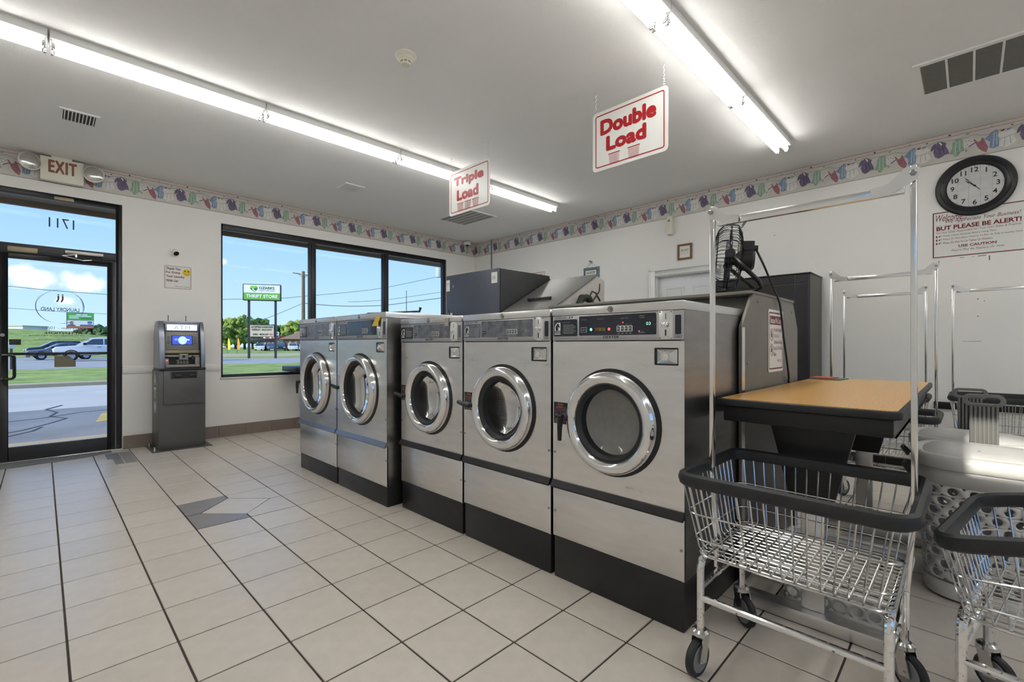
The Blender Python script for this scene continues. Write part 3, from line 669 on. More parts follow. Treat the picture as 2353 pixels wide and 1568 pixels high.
    b.build('origin_print', 'dark_print', pl, smooth=False)
    # lock recess
    lu, lv, lw, lh = uu(.88), (1.102 if not big else 1.132), .112*min(S, 1.05), .08
    b = MB(F); ringplate(b, rrect(lw, lh, .008, 4, lu, lv), rrect(lw-.008, lh-.008, .005, 4, lu, lv), -.001, .003, 0)
    b.prism(rrect(lw-.008, lh-.008, .005, 4, lu, lv), -.001, .0006, 1); bez = b.build('lock_recess', ['steel', 'black_gloss'], t, smooth=False)
    b = MB(F); o_ = rrect(lw*.78, lh*.74, .002, 1, lu+.003, lv); i_ = rrect(lw*.34, lh*.4, .002, 1, lu, lv)
    b.prism(o_, .0006, .014, top=i_); b.build('lock_cone', 'chrome_worn', bez, smooth=False)
    b = MB(F); b.lathe([(.016, .012), (.016, .018), (.012, .0185), (.011, .016), (.006, .016), (.005, .019), (0, .019)], 20, o=(lu, lv, 0)); b.build('lock_cylinder', 'chrome', bez)
    # door: dark seat, chrome ring, gasket, glass bowl, drum
    d = MB(F); d.lathe([(ring_r+.014, -.006), (ring_r+.012, .004), (ring_r-.03, .006), (hole_r, .004), (hole_r-.005, -.1)], 56, o=(0, vc, 0)); d.build('door_seat', 'black_plastic', t)
    rw = ring_r-hole_r; prof = []
    for i in range(15):
        a = PI*1.08*i/14 - .1
        prof.append((ring_r-rw/2+math.cos(a)*rw/2, .012+.044*max(0, math.sin(a))**.75))
    prof[0] = (ring_r-.001, .004); prof.append((hole_r-.002, .006))
    dr = MB(F); dr.lathe(prof, 64, o=(0, vc, 0)); door = dr.build('door_ring', 'chrome', t)
    g = MB(F); g.lathe([(hole_r+.004, .03), (hole_r-.004, .034), (hole_r-.018, .02), (hole_r-.024, -.03)], 48, o=(0, vc, 0)); g.build('door_gasket', 'rubber', door)
    gr = hole_r-.022
    g = MB(F); g.lathe([(gr+.004, -.010), (gr*.94, -.022), (gr*.8, -.036), (gr*.6, -.046), (gr*.3, -.053), (0, -.055)], 40, o=(0, vc, 0)); g.build('door_glass', 'door_bowl_wet' if style == 'D5' else 'door_bowl', door)
    dm = MB(F); R = ring_r+.045; dm.lathe([(hole_r-.02, -.1), (R, -.115), (R, -.52), (R*.9, -.54), (0, -.54)], 48, o=(0, vc, 0)); dm.build('drum', 'drum_wet' if style == 'D5' else 'drum', t)
    for k in range(3):
        a = .6+k*2*PI/3; b = MB(F); c, q = math.cos(a), math.sin(a); tp = (-q*.03, c*.03)
        b.poly([(c*R+tp[0], vc+q*R+tp[1], -.14), (c*R*.72, vc+q*R*.72, -.16), (c*R*.72, vc+q*R*.72, -.5), (c*R+tp[0], vc+q*R+tp[1], -.51)]); b.poly([(c*R-tp[0], vc+q*R-tp[1], -.14), (c*R*.72, vc+q*R*.72, -.16), (c*R*.72, vc+q*R*.72, -.5), (c*R-tp[0], vc+q*R-tp[1], -.51)])
        b.build('drum_lifter', 'steel_dark', t, smooth=False)
    # handle
    hu, hv = -ring_r-.006, vc
    b = MB(F)
    if style in ('D5', 'T1'):
        b.cyl((hu+.02, hv, .03), (hu, hv, .062), .013, 12); b.tube([(hu, hv+.01, .066), (hu-.004, hv-.04, .07), (hu-.006, hv-.105, .068)], [.0155, .012, .009], 10)
    else:
        b.cyl((hu+.024, hv, .03), (hu+.006, hv, .06), .013, 12); b.tube([(hu+.016, hv-.004, .062), (hu-.03, hv+.004, .068), (hu-.078, hv+.012, .066)], [.013, .014, .012], 10)
    hd = b.build('door_handle', 'black_plastic', door)
    if style == 'D5':
        b = MB(F); b.tube([(hu+.014, hv+.008, .04), (hu+.004, hv+.008, .056)], .017, 14)
        b.tube([(hu-.012+.021*math.cos(a), hv+.03+.021*math.sin(a), .06) for a in [(.9+i*.42) for i in range(13)]], .0048, 8)
        b.build('lock_band', 'purple_plastic', door)
    if style == 'T2':
        MB(F).box(-hw+.008, -hw+.045, vc-.045, vc+.09, 0, .0015).build('blank_label', 'panel_alu', t, smooth=False)
    else:
        st = MB(F).box(-hw+.006, -hw+.09, vc-.04, vc+.065, 0, .0012).build('instruction_sticker', 'dark_print', t, smooth=False)
        b = MB(F); u0 = -hw+.006
        pm('orange_print', srgb(150, 82, 56), .5)
        b.box(u0+.024, u0+.058, vc+.05, vc+.058, .0012, .0018, 1)
        for i in range(3): b.box(u0+.012, u0+.075, vc+.029+i*.006, vc+.0315+i*.006, .0012, .0016, 1)
        b.box(u0+.004, u0+.08, vc-.014, vc-.0132, .0012, .0016); b.box(u0+.004, u0+.08, vc+.023, vc+.0238, .0012, .0016); b.box(u0+.041, u0+.0418, vc-.014, vc+.023, .0012, .0016)
        b.box(u0+.01, u0+.032, vc-.001, vc+.006, .0012, .0018); b.box(u0+.056, u0+.063, vc-.01, vc+.008, .0012, .0018)
        for i in range(4): b.box(u0+.008, u0+.07-i*.004, vc-.02-i*.005, vc-.0185-i*.005, .0012, .0016)
        b.build('sticker_print', ['grey_print', 'orange_print'], st, smooth=False)
    b = MB(F)
    for v in (.62, .33): screw(b, hw-.012, v, .001); 
    for v in (.62, .33): screw(b, -hw+.012, v, .001)
    b.build('panel_screws', 'steel_dark', t)
    return t
XW, XT = 1.788, 1.708
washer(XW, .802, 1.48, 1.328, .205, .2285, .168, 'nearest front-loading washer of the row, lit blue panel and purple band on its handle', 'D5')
washer(XW, 1.489, 2.174, 1.328, .2, .2285, .168, 'steel washer with worn silver display, second from the wire cart', 'D4')
washer(XW, 2.183, 2.868, 1.328, .19, .2285, .168, 'steel washer with bright white coin plate, third from the wire cart', 'D3')
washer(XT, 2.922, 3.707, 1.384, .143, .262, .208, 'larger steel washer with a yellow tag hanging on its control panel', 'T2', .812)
washer(XT, 3.716, 4.492, 1.384, .137, .262, .208, 'farthest large steel washer of the row, nearest the shop window', 'T1', .812)
# yellow tag and tape scraps
g = MB(frame((XT-.014, 0, 0), 'X')); g.poly([(-3.05, 1.35, 0), (-2.985, 1.35, 0), (-3.02, 1.285, .012), (-3.088, 1.285, .012)]); g.poly([(-3.05, 1.35, .001), (-2.985, 1.35, .001), (-3.02, 1.285, .013), (-3.088, 1.285, .013)])
tag(g.build('paper_tag', 'yellow_paper', smooth=False), 'yellow paper tag hanging over the coin slot of a washer', 'paper tag')
g = MB(frame((XW-.012, 0, 0), 'X')); g.box(-2.345, -2.305, 1.268, 1.318, 0, .001); pm('tape', srgb(170, 168, 162), .4, var=.1)
tag(g.build('tape_scrap', 'tape', smooth=False), 'torn piece of grey tape above a white coin plate', 'tape')
g = MB(); g.tube([(XT+.25, 2.99, 1.40), (XT+.28, 2.935, 1.4), (XT+.2855, 2.932, 1.43)], [.007, .008, .011], 8); g.tube([(XT+.05, 3.3, 1.392), (XT+.25, 2.99, 1.40)], .006, 6)
tag(g.build('metal_rod', 'black_plastic'), 'thin black rod with upturned end lying on a large washer', 'rod')

# ------------------------------------------------------------------ bulkhead between the two rows
t = thing('washer_bulkhead', 'grey steel housing with chamfered end panel behind the near washers', 'housing', (0, 0, 0))
X0, X1, YB0, YB1, ZT = 2.60, 3.36, .798, 2.11, 1.405
out = [(2.37, 0), (2.37, 1.24), (2.53, 1.412), (3.27, 1.412), (3.375, 1.25), (3.375, 0)]
MB(Matrix.Translation((0, YB0, 0)) @ frame((0, 0, 0), 'Y').to_3x3().to_4x4()).prism(out, 0, .018).build('end_panel', 'bulkhead', t, bevel=.003)
body = [(2.605, 0), (2.605, 1.34), (2.62, ZT), (3.27, ZT), (3.36, 1.25), (3.36, 0)]
MB(Matrix.Translation((0, YB0, 0)) @ frame((0, 0, 0), 'Y').to_3x3().to_4x4()).prism(body, -(YB1-YB0), -.001).build('housing_body', 'bulkhead', t, bevel=.003)
MB().box(2.5, 3.28, YB0-.022, YB1, 1.408, 1.424).build('top_cap', 'bulkhead', t, bevel=.003)
b = MB(frame((0, YB0-.018, 0), 'Y'))
for x, z in ((2.6, 1.375), (2.44, 1.06), (3.24, 1.35), (3.3, .8), (2.44, .5)): screw(b, x, z, 0, .008)
b.build('panel_screws', 'steel_dark', t)
b = MB().box(2.36, 2.40, YB0-.02, YB0-.0185, 0, 1.235).build('edge_trim', 'alu', t)
# care sign on the end panel
t = thing('care_sign', 'white and maroon notice about children on the grey end panel', 'sign', (0, YB0-.019, 0))
F = frame((0, 0, 0), 'Y'); sx0, sx1, sz0, sz1 = 2.765, 3.035, 1.0, 1.345
cxs, czs = (sx0+sx1)/2, (sz0+sz1)/2
MB(F).prism(rrect(sx1-sx0, sz1-sz0, .012, 4, cxs, czs), 0, .003).build('board', 'sign_white', t)
b = MB(F); ringplate(b, rrect(sx1-sx0-.02, sz1-sz0-.03, .004, 2, cxs, czs), rrect(sx1-sx0-.03, sz1-sz0-.044, .003, 2, cxs, czs), .0025, .0036)
b.box(sx0+.024, sx1-.024, 1.262, 1.31, .0025, .0036)
for i, q in enumerate(('We Ask You Not', 'To Put Your', 'Children In The', 'Carts Or On The', 'Tables')): add_text(b, q, cxs+.03-(.0 if i in (0, 2, 3) else .03 if i == 1 else .055), 1.234-i*.034, w=(.15, .1, .15, .155, .055)[i], h=.02, z=.0038)
add_text(b, 'Thank You!', cxs+.06, 1.062, w=.08, h=.016, z=.0038, shear=.3)
for z in (1.205, 1.122):
    ringplate(b, [(sx0+.055+.026*math.cos(a), z+.034*math.sin(a)) for a in [2*PI*i/16 for i in range(16)]], [(sx0+.055+.023*math.cos(a), z+.031*math.sin(a)) for a in [2*PI*i/16 for i in range(16)]], .0025, .0036)
    b.poly([(sx0+.04, z+.024, .0038), (sx0+.044, z+.026, .0038), (sx0+.072, z-.024, .0038), (sx0+.068, z-.026, .0038)])
    b.box(sx0+.045, sx0+.064, z-.012, z+.008, .0025, .0034); b.disc(.006, .0036, 8, o=(sx0+.053, z+.014, 0))
b.build('lettering', 'maroon_print', t, smooth=False)
b = MB(F); add_text(b, 'Because We Care...', cxs, 1.286, w=.205, h=.034, z=.0040, bold=.02); b.build('heading', 'white_print', t, smooth=False)

# slant-topped cabinet behind the middle washers, with an opened-up lid
t = thing('slant_cabinet', 'grey cabinet with sloping steel lid and long pull behind the middle washers', 'cabinet', (0, 0, 0))
pr_ = [(2.62, 0), (2.62, 1.40), (3.225, 1.722), (3.335, 1.688), (3.335, 1.42), (3.30, 1.30), (3.30, 0)]
pm('cab_beige', srgb(176, 173, 166), .5, .1, var=.03)
YC0, YC1 = 2.195, 2.70
G = Matrix.Translation((0, YC0, 0)) @ frame((0, 0, 0), 'Y').to_3x3().to_4x4()
MB(G).prism(pr_, -.02, 0).build('end_panel', 'cab_beige', t, bevel=.002)
MB(G).prism(pr_, -(YC1-YC0), -.021).build('cabinet_body', 'cab_beige', t, bevel=.002)
nrm = Vector((-(1.722-1.40), 0, 3.225-2.62)).normalized()
def slope(f, y, o=0): return Vector((2.62+f*.605, y, 1.40+f*.322)) + nrm*o
b = MB(); q = [slope(0, YC0-.012, .003), slope(1.0, YC0-.012, .003), slope(1.0, YC1, .003), slope(0, YC1, .003)]
i0 = [b.P(p) for p in q]; i1 = [b.P(p+nrm*.012) for p in q]
b.quad(*i1); b.quad(*i0[::-1])
for i in range(4): b.quad(i0[i], i0[(i+1)%4], i1[(i+1)%4], i1[i])
pm('lid_grey', srgb(120, 119, 117), .5, .35, var=.05); lid = b.build('sloping_lid', 'lid_grey', t, bevel=.002)
b = MB(); b.bar(slope(.28, YC0+.12, .03), slope(.28, YC0+.36, .03), .022, .02); b.bar(slope(.28, YC0+.13, .012), slope(.28, YC0+.13, .03), .012, .012); b.bar(slope(.28, YC0+.35, .012), slope(.28, YC0+.35, .03), .012, .012)
b.build('lid_pull', 'black_plastic', lid, bevel=.003)
b = MB(); b.bar((2.635, YC1+.012, 1.405), (3.24, YC1+.012, 1.735), .012, .025); b.build('lid_edge', 'black_plastic', t)
# decorative leafy horned ornament on the end panel
t = thing('wreath_ornament', 'small dark green wreath with orange centre and curling brown twigs', 'ornament', (0, YC0-.03, 0))
F = frame((0, 0, 0), 'Y'); oc = (2.98, 1.445)
pm('wreath_green', srgb(34, 48, 34), .7, var=.4, scale=60); pm('wreath_orange', srgb(190, 120, 80), .6, var=.2); pm('twig', srgb(70, 52, 42), .6, var=.2)
b = MB(F)
b.tube([(oc[0]+.085*math.cos(a), oc[1]+.075*math.sin(a), .03) for a in [2*PI*i/18 for i in range(18)]], [.028+.006*math.sin(i*2.3) for i in range(18)], 8, closed=True); b.build('wreath', 'wreath_green', t)
b = MB(F); b.lathe([(.035, .01), (.03, .04), (.015, .055), (0, .058)], 14, o=(oc[0]+.01, oc[1], 0)); b.build('centre_ball', 'wreath_orange', t)
b = MB(F); b.tube([(oc[0]+.04, oc[1]+.07, .03), (oc[0]+.09, oc[1]+.13, .03), (oc[0]+.14, oc[1]+.12, .03), (oc[0]+.2, oc[1]+.06, .03)], .007, 6); b.tube([(oc[0]+.09, oc[1]+.05, .03), (oc[0]+.15, oc[1]+.1, .03), (oc[0]+.19, oc[1]+.14, .03), (oc[0]+.195, oc[1]+.2, .03)], [.009, .008, .006, .004], 6); b.build('twigs', 'twig', t)

# tall slate machine
t = thing('tall_machine', 'tall slate-blue metal machine with black side near the window', 'machine', (0, 0, 0))
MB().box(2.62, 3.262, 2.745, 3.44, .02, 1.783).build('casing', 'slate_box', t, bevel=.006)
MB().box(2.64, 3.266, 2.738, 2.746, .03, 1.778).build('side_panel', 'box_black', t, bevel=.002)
F = frame((2.62, 0, 0), 'X')
for u0, u1, v0, v1, s in ((-3.435, -3.385, 1.64, 1.742, 0), (-2.825, -2.755, 1.66, 1.75, 1)):
    st = MB(F).box(u0, u1, v0, v1, 0, .001).build('paper_label', 'sign_white', t, smooth=False)
    b = MB(F)
    for i in range(3): b.box(u0+.008, u1-.008, v1-.03-i*.006, v1-.027-i*.006, .001, .0013) if s == 0 else b.box(u0+.014+i*.015, u0+.02+i*.015, v0+.03, v1-.03, .001, .0013)
    b.build('label_print', 'grey_print', st, smooth=False)
b = MB(F); b.box(-3.40, -3.345, 1.36, 1.44, 0, .006); o = b.build('outlet_plate', 'sign_white', t, bevel=.002)
b = MB(F); b.tube([(-3.375, 1.43, .01), (-3.36, 1.47, .03), (-3.345, 1.42, .035), (-3.33, 1.36, .02)], .006, 6); b.build('outlet_cord', 'black_plastic', t)
b = MB(F); b.tube([(-3.34, 1.69, .004), (-3.32, 1.685, .012), (-3.315, 1.67, .012), (-3.33, 1.665, .006)], .003, 6); b.build('wire_hook', 'alu', t)

# tall black cabinet against the right wall
t = thing('black_cabinet', 'tall wide black cabinet standing against the right wall behind the folding table', 'cabinet', (0, 0, 0))
MB().box(5.235, 5.715, 1.1, 2.05, 0, 1.845).build('carcass', 'cab_side', t, bevel=.005)
MB().box(5.222, 5.236, 1.105, 2.045, .02, 1.84).build('front_face', 'cab_black', t, bevel=.003)
for z0, z1 in ((1.76, 1.835), (1.0, 1.745), (.05, .985)):
    for y0, y1 in ((1.12, 1.225), (1.235, 2.035)): MB().box(5.217, 5.223, y0, y1, z0, z1).build('panel', 'cab_black', t, bevel=.002, seg=1)
MB().box(5.217, 5.72, 1.095, 2.055, 1.845, 1.857).build('top_cap', 'cab_black', t, bevel=.002)

# low black table by the window
t = thing('side_table', 'low black table pushed under the shop window behind the far washer', 'table', (0, 0, 0))
MB().box(2.26, 3.4, 6.08, 6.56, .80, .868).build('tabletop', 'black_plastic', t, bevel=.006)
for x in (2.55, 3.3):
    for y in (6.13, 6.51): MB().box(x, x+.05, y-.025, y+.025, 0, .80).build('leg', 'black_plastic', t)
# ------------------------------------------------------------------ fluorescent strips
def fixture(x0, y, label, off=()):
    L = 1.205
    t = thing('strip_light', label, 'ceiling light', (x0+L/2, y, C), group='fluorescent strip lights')
    MB().prism([(-.058, -.05), (.058, -.05), (.058, 0), (-.058, 0)], -L/2, L/2) if False else None
    m = MB(); m.box(-L/2, L/2, -.074, .074, -.05, 0); m.build('channel', 'lamp_white', t, bevel=.003)
    for s in (-1, 1):
        tb = MB(); tb.tube([(-L/2+.022, s*.038, -.079), (L/2-.022, s*.038, -.079)], .019, 12); tb.build('tube', 'tube_on', t)
        for e in (-1, 1):
            q = MB(); q.box(e*(L/2-.011)-.006, e*(L/2-.011)+.006, s*.038-.013, s*.038+.013, -.104, -.05); q.cyl((e*(L/2-.024), s*.038, -.079), (e*(L/2-.014), s*.038, -.079), .0195, 12)
            q.build('lamp_holder', 'alu', t, bevel=.002)
    return t
XJ = [.034+i*1.2155 for i in range(-2, 4)]
lab1 = ['leftmost strip light of the long row, out towards the left wall', 'strip light at the upper left corner of the picture', 'strip light above the door side, second joint of the long row', 'strip light in the middle of the long row', 'strip light of the long row beside the Triple Load sign', 'end strip light of the long row nearest the right wall']
lab1 = ['strip light of the long row beyond the left edge', 'strip light cut by the upper left picture edge', 'long-row strip light left of the smoke detector, first full one', 'long-row strip light just left of the Triple Load sign joint', 'long-row strip light passing behind the Triple Load sign', 'last strip light at the right end of the long row']
XJ1 = [.034-1.2155, .034, 1.2495, 2.465, 3.6805]
for i, x in enumerate(XJ1): fixture(x, 4.02, lab1[i+1])
lab2 = ['strip light of the right-hand row near the camera, out of frame', 'strip light cut by the top edge right of the Double Load sign', 'strip light of the short row between its two joints', 'strip light at the far end of the short right-hand row']
for i, x in enumerate([.034, 1.2495, 2.465, 3.6805]): fixture(x, 1.255, lab2[i])
for i, x in enumerate([-1.17, .045, 1.2605, 2.476, 3.69]): fixture(x, -1.6, 'strip light behind the camera, '+('first', 'second', 'third', 'fourth', 'fifth')[i]+' from the left wall')  # unseen row continuing the row spacing, filled out to even the room light
# ------------------------------------------------------------------ things on the ceiling
t = thing('smoke_detector', 'round ivory smoke detector on the ceiling', 'smoke detector', (1.68, 2.64, C))
b = MB(); b.lathe([(.068, 0), (.07, -.008), (.062, -.016), (.052, -.02)], 32); b.build('base_ring', 'ivory', t)
b = MB(); b.lathe([(.052, -.018), (.05, -.034), (.036, -.044), (.034, -.046)], 32); b.build('collar', 'ivory', t)
b = MB(); b.lathe([(.034, -.044), (.034, -.058), (.03, -.066), (0, -.068)], 24); b.build('sensor_head', 'ivory', t)
for k in range(8):
    a = k*PI/4+.2; b = MB(); b.bar((.0345*math.cos(a-.25), .0345*math.sin(a-.25), -.052), (.0345*math.cos(a+.25), .0345*math.sin(a+.25), -.052), .004, .008); b.build('vent_slot', 'brass_plate', t)
pm('vent_dark', srgb(70, 68, 62), .8); pm('vent_mesh', srgb(112, 110, 104), .6, var=.25, scale=50, stretch=(1, 18, 1))
def register(name, label, x0, x1, y0, y1, ns, along='x', tilt=.5):
    cx, cy = (x0+x1)/2, (y0+y1)/2; t = thing(name, label, 'ceiling vent', (cx, cy, C)); w, d = x1-x0, y1-y0
    b = MB(frame((0, 0, 0), 'C')); ringplate(b, rrect(w, d, .004, 2), rrect(w-.05, d-.05, .002, 2), 0, .009); b.build('frame', 'lamp_white', t)
    MB().box(-w/2+.02, w/2-.02, -d/2+.02, d/2-.02, -.003, -.0005).build('duct_dark', 'vent_dark', t, smooth=False)
    L = (w if along == 'x' else d)-.05
    for k in range(ns):
        c = -L/2+(k+.5)*L/ns; e = (d if along == 'x' else w)/2-.026; q = L/ns*.36
        s_ = MB()
        if along == 'x': s_.bar((c, -e, -.008), (c, e, -.008), q, .0022, up=(tilt, 0, 1))
        else: s_.bar((-e, c, -.008), (e, c, -.008), q, .0022, up=(0, tilt, 1))
        s_.build('slat', 'lamp_white', t, smooth=False)
register('ceiling_register', 'small white ceiling vent above the exit sign', .095, .345, 5.17, 5.45, 9, 'x', .9)
register('ceiling_register', 'small white ceiling vent above the shop window', 2.5, 2.745, 5.2, 5.45, 11, 'y', .5)
t = thing('return_grille', 'dark square return grille below the Triple Load sign', 'ceiling vent', (4.465, 5.36, C))
b = MB(frame((0, 0, 0), 'C')); ringplate(b, rrect(.54, .74, .004, 2), rrect(.48, .68, .002, 2), 0, .008); b.build('frame', 'lamp_white', t)
pm('vent_mesh_pale', srgb(150, 148, 142), .6, var=.2, scale=50, stretch=(1, 18, 1))
for k in range(5): MB().box(-.24+k*.096+.006, -.24+(k+1)*.096-.006, -.34, .34, -.006, -.001).build('mesh_panel', 'vent_mesh_pale', t, smooth=False)
for k in range(4): MB().box(-.24+(k+1)*.096-.006, -.24+(k+1)*.096+.006, -.34, .34, -.009, -.001).build('divider', 'lamp_white', t, smooth=False)
t = thing('return_grille', 'long ceiling grille with dark panels above the clock', 'ceiling vent', (4.455, -.22, C))
b = MB(frame((0, 0, 0), 'C')); ringplate(b, rrect(.56, 1.0, .004, 2), rrect(.49, .93, .002, 2), 0, .012); b.build('frame', 'lamp_white', t)
for k in range(7):
    y0 = -.465+k*.1329; MB().box(-.245, .245, y0+.006, y0+.127, -.008, -.001).build('mesh_panel', 'vent_mesh', t, smooth=False)
    for i in range(14):
        pass
for k in range(6): MB().box(-.245, .245, -.465+(k+1)*.1329-.006, -.465+(k+1)*.1329+.006, -.012, -.001).build('divider', 'lamp_white', t, smooth=False)

# ------------------------------------------------------------------ hanging load signs
def load_sign(X, y0, y1, word, nb, label):
    z0, z1 = 2.452, 2.893; yc, zc = (y0+y1)/2, (z0+z1)/2; w, h = y1-y0, z1-z0
    t = thing('hanging_sign', label, 'sign', (X, yc, zc), group='hanging load signs'); F = frame((0, 0, 0), 'X')
    MB(F).prism(rrect(w, h, .03, 5), -.003, 0).build('board', 'sign_white', t)
    b = MB(F); ringplate(b, rrect(w-.05, h-.05, .016, 4), rrect(w-.066, h-.066, .010, 4), -.0005, .0008); b.build('red_border', 'red_print', t, smooth=False)
    b = MB(F); heavy_text(b, word, -.008, .095, .435, .1, .001, .008); heavy_text(b, 'Load', -.02, -.035, .31, .095, .001, .008); b.build('lettering', 'red_print', t, smooth=False)
    for k in range(nb):
        cx = (-.115+k*.16) if nb == 2 else (-.13+k*.115); cy = -.158; bw, bh = .085, .075; b = MB(F)
        b.poly([(cx-bw/2-.006, cy+bh/2, .001), (cx+bw/2+.006, cy+bh/2, .001), (cx+bw/2+.006, cy+bh/2+.007, .001), (cx-bw/2-.006, cy+bh/2+.007, .001)])
        for i in range(8):
            f = -1+2*i/7; b.poly([(cx+f*bw*.42-.001, cy-bh/2, .001), (cx+f*bw*.42+.001, cy-bh/2, .001), (cx+f*bw*.5+.001, cy+bh/2, .001), (cx+f*bw*.5-.001, cy+bh/2, .001)])
        for i in range(6):
            v = cy-bh/2+bh*i/6; s_ = .42+.08*i/6; b.poly([(cx-bw*s_, v-.001, .001), (cx+bw*s_, v-.001, .001), (cx+bw*s_, v+.001, .001), (cx-bw*s_, v+.001, .001)])
        b.build('printed_basket', 'red_print', t, smooth=False)
    for s in (-1, 1):
        b = MB(F); u = s*(w/2-.03); n = 9; top = C-zc; v0 = h/2-.014
        for i in range(n):
            v = v0+(top-.02-v0)*(i+.5)/n; L = (top-.02-v0)/n*.62; pts = []
            for a in range(8):
                q = 2*PI*a/8; dx, dz = .0045*math.cos(q), L*math.sin(q)
                pts.append((u+(dx if i % 2 else 0), v+dz, -.0015+(0 if i % 2 else dx)))
            b.tube(pts, .0013, 4, closed=True)
        b.tube([(u, top, -.0015), (u, top-.014, -.0015), (u+.005, top-.02, -.0015), (u, top-.026, -.0015)], .002, 5)
        b.build('chain', 'alu', t)
load_sign(2.937, 1.434, 2.037, 'Double', 2, 'white hanging sign reading Double Load with two red baskets')
load_sign(2.915, 3.163, 3.772, 'Triple', 3, 'white hanging sign reading Triple Load with three red baskets')

# ------------------------------------------------------------------ exit sign
t = thing('exit_sign', 'ivory EXIT sign box with two round lamp heads above the street door', 'exit sign', (.15, A-.09, 0)); F = frame((0, 0, 0), 'Y')
MB(F).box(-.163, .157, 2.80, 3.035, -.06, .0).build('housing', 'ivory', t, bevel=.006)
MB(F).box(-.085, .07, 3.035, C, -.05, -.01).build('ceiling_mount', 'ivory', t, bevel=.004)
pm('exit_red', srgb(142, 86, 66), .5, var=.04)
b = MB(F); heavy_text(b, 'EXIT', .0, 2.945, .2, .118, .001, .005, sp=1.15); b.build('lettering', 'exit_red', t, smooth=False)
for s, tz in ((-1, 2.945), (1, 2.935)):
    d = Vector((s*.45, .25*0, 1)).normalized(); c = Vector((s*.232, tz, .03))
    M = F @ Matrix.Translation(c) @ Vector((s*-.15 if s > 0 else .35, .1, 1)).to_track_quat('Z', 'Y').to_matrix().to_4x4()
    b = MB(M); b.lathe([(.03, -.06), (.068, -.05), (.083, -.02), (.086, 0), (.078, .005)], 28); hd = b.build('lamp_head', 'ivory', t)
    b = MB(M); b.lathe([(.078, .004), (.06, .018), (.034, .027), (0, .03)], 28); b.build('lamp_lens', 'chrome_worn', hd)
    b = MB(F); b.cyl((s*.155, tz-.01, -.03), (s*.2, tz-.005, -.02), .018, 12); b.build('swivel', 'ivory', t)

# ------------------------------------------------------------------ cameras and sign on the back wall
t = thing('security_camera', 'white bullet security camera on the wall above the thank-you sign', 'camera', (1.085, A, 2.255))
b = MB(); b.lathe([(.0, -.022), (.03, -.02), (.034, 0)], 20, ax='y'); b.build('wall_mount', 'lamp_white', t)
M = Matrix.Translation((.008, -.05, -.022)) @ Vector((.15, -.75, -.55)).to_track_quat('Z', 'Y').to_matrix().to_4x4()
b = MB(M); b.lathe([(0, -.05), (.02, -.05), (.024, -.03), (.03, .02), (.031, .035), (.028, .038)], 24); q = b.build('camera_body', 'lamp_white', t)
b = MB(M); b.lathe([(.028, .036), (.018, .03), (0, .03)], 20); b.build('lens', 'black_gloss', q)
t = thing('dome_camera', 'small white dome camera in the ceiling corner', 'camera', (5.47, A-.1, 2.985))
b = MB(); b.lathe([(.05, .05), (.06, .03), (.06, .004), (.05, -.006), (.03, -.008)], 28); b.lathe([(0, .05), (.05, .05)], 28); b.build('camera_base', 'lamp_white', t)
b = MB(); b.lathe([(.031, -.006), (.027, -.022), (.016, -.03), (0, -.033)], 24); b.build('dome', 'black_gloss', t)
b = MB(); b.tube([(.05, .09, .05), (.12, .09, .045), (.2, .08, .03), (.24, .05, .045)], .004, 6); b.box(-.02, .02, .03, .1, .02, .045); b.build('bracket_and_cable', 'lamp_white', t)

t = thing('thank_you_sign', 'white thank-you sign with yellow smiley above the cash machine', 'sign', (1.127, A, 1.943)); F = frame((0, 0, 0), 'Y')
MB(F).prism(rrect(.272, .278, .01, 4), 0, .003).build('board', 'sign_white', t)
b = MB(F); ringplate(b, rrect(.256, .262, .008, 4), rrect(.249, .255, .006, 4), .0025, .0036)
for i, (q, w_) in enumerate((('Thank You', .14), ('For Doing', .135), ('Your Laundry', .18), ('With Us!', .115))): add_text(b, q, -.115+w_/2, .1-i*.047, w=w_, h=.03 if i != 2 else .034, z=.0038, bold=.03)
b.build('lettering', 'maroon_print', t, smooth=False)
b = MB(F); add_text(b, 'Please Hurry Back!', .045, -.108, w=.15, h=.016, z=.0038, shear=.4); b.build('small_lettering', 'maroon_print', t, smooth=False)
pm('smile_yellow', srgb(238, 206, 30), .5)
b = MB(F); b.disc(.043, .0036, 24, o=(.085, .065, 0)); b.build('smiley_face', 'smile_yellow', t, smooth=False)
b = MB(F)
for s in (-1, 1): b.disc(.006, .004, 10, o=(.085+s*.016, .08, 0), ry=.011)
for i in range(8):
    a, c = PI*1.12+i*PI*.76/8, PI*1.12+(i+1)*PI*.76/8
    b.poly([(.085+r*math.cos(q), .064+r*math.sin(q)*.85, .004) for r, q in ((.029, a), (.029, c), (.026, c), (.026, a))])
b.build('smiley_features', 'dark_print', t, smooth=False)

# ------------------------------------------------------------------ cash machine
t = thing('cash_machine', 'grey free-standing ATM with lit white header beside the street door', 'cash machine', (1.1, 6.228, 0)); F = frame((0, 0, 0), 'Y')
MB(F).box(-.28, .272, 0, .006, -.41, .075).build('base_plate', 'atm_grey', t, bevel=.002)
MB(F).box(-.218, .216, .006, .868, -.40, 0).build('lower_cabinet', 'atm_grey', t, bevel=.006)
vd = MB(F).box(-.175, .205, .497, .868, 0, .022).build('vault_door', 'atm_grey', t, bevel=.005)
b = MB(F); ringplate(b, rrect(.262, .095, .002, 1, .01, .815), rrect(.235, .072, .002, 1, .01, .815), .02, .026); b.prism(rrect(.24, .076, .002, 1, .01, .815), .015, .0225, 1); b.build('cash_slot', ['atm_grey', 'black_plastic'], vd, smooth=False)
for x in (-.045, .085): MB(F).box(x-.032, x+.032, .792, .825, .02, .035).build('slot_guide', 'dark_print', vd, bevel=.004)
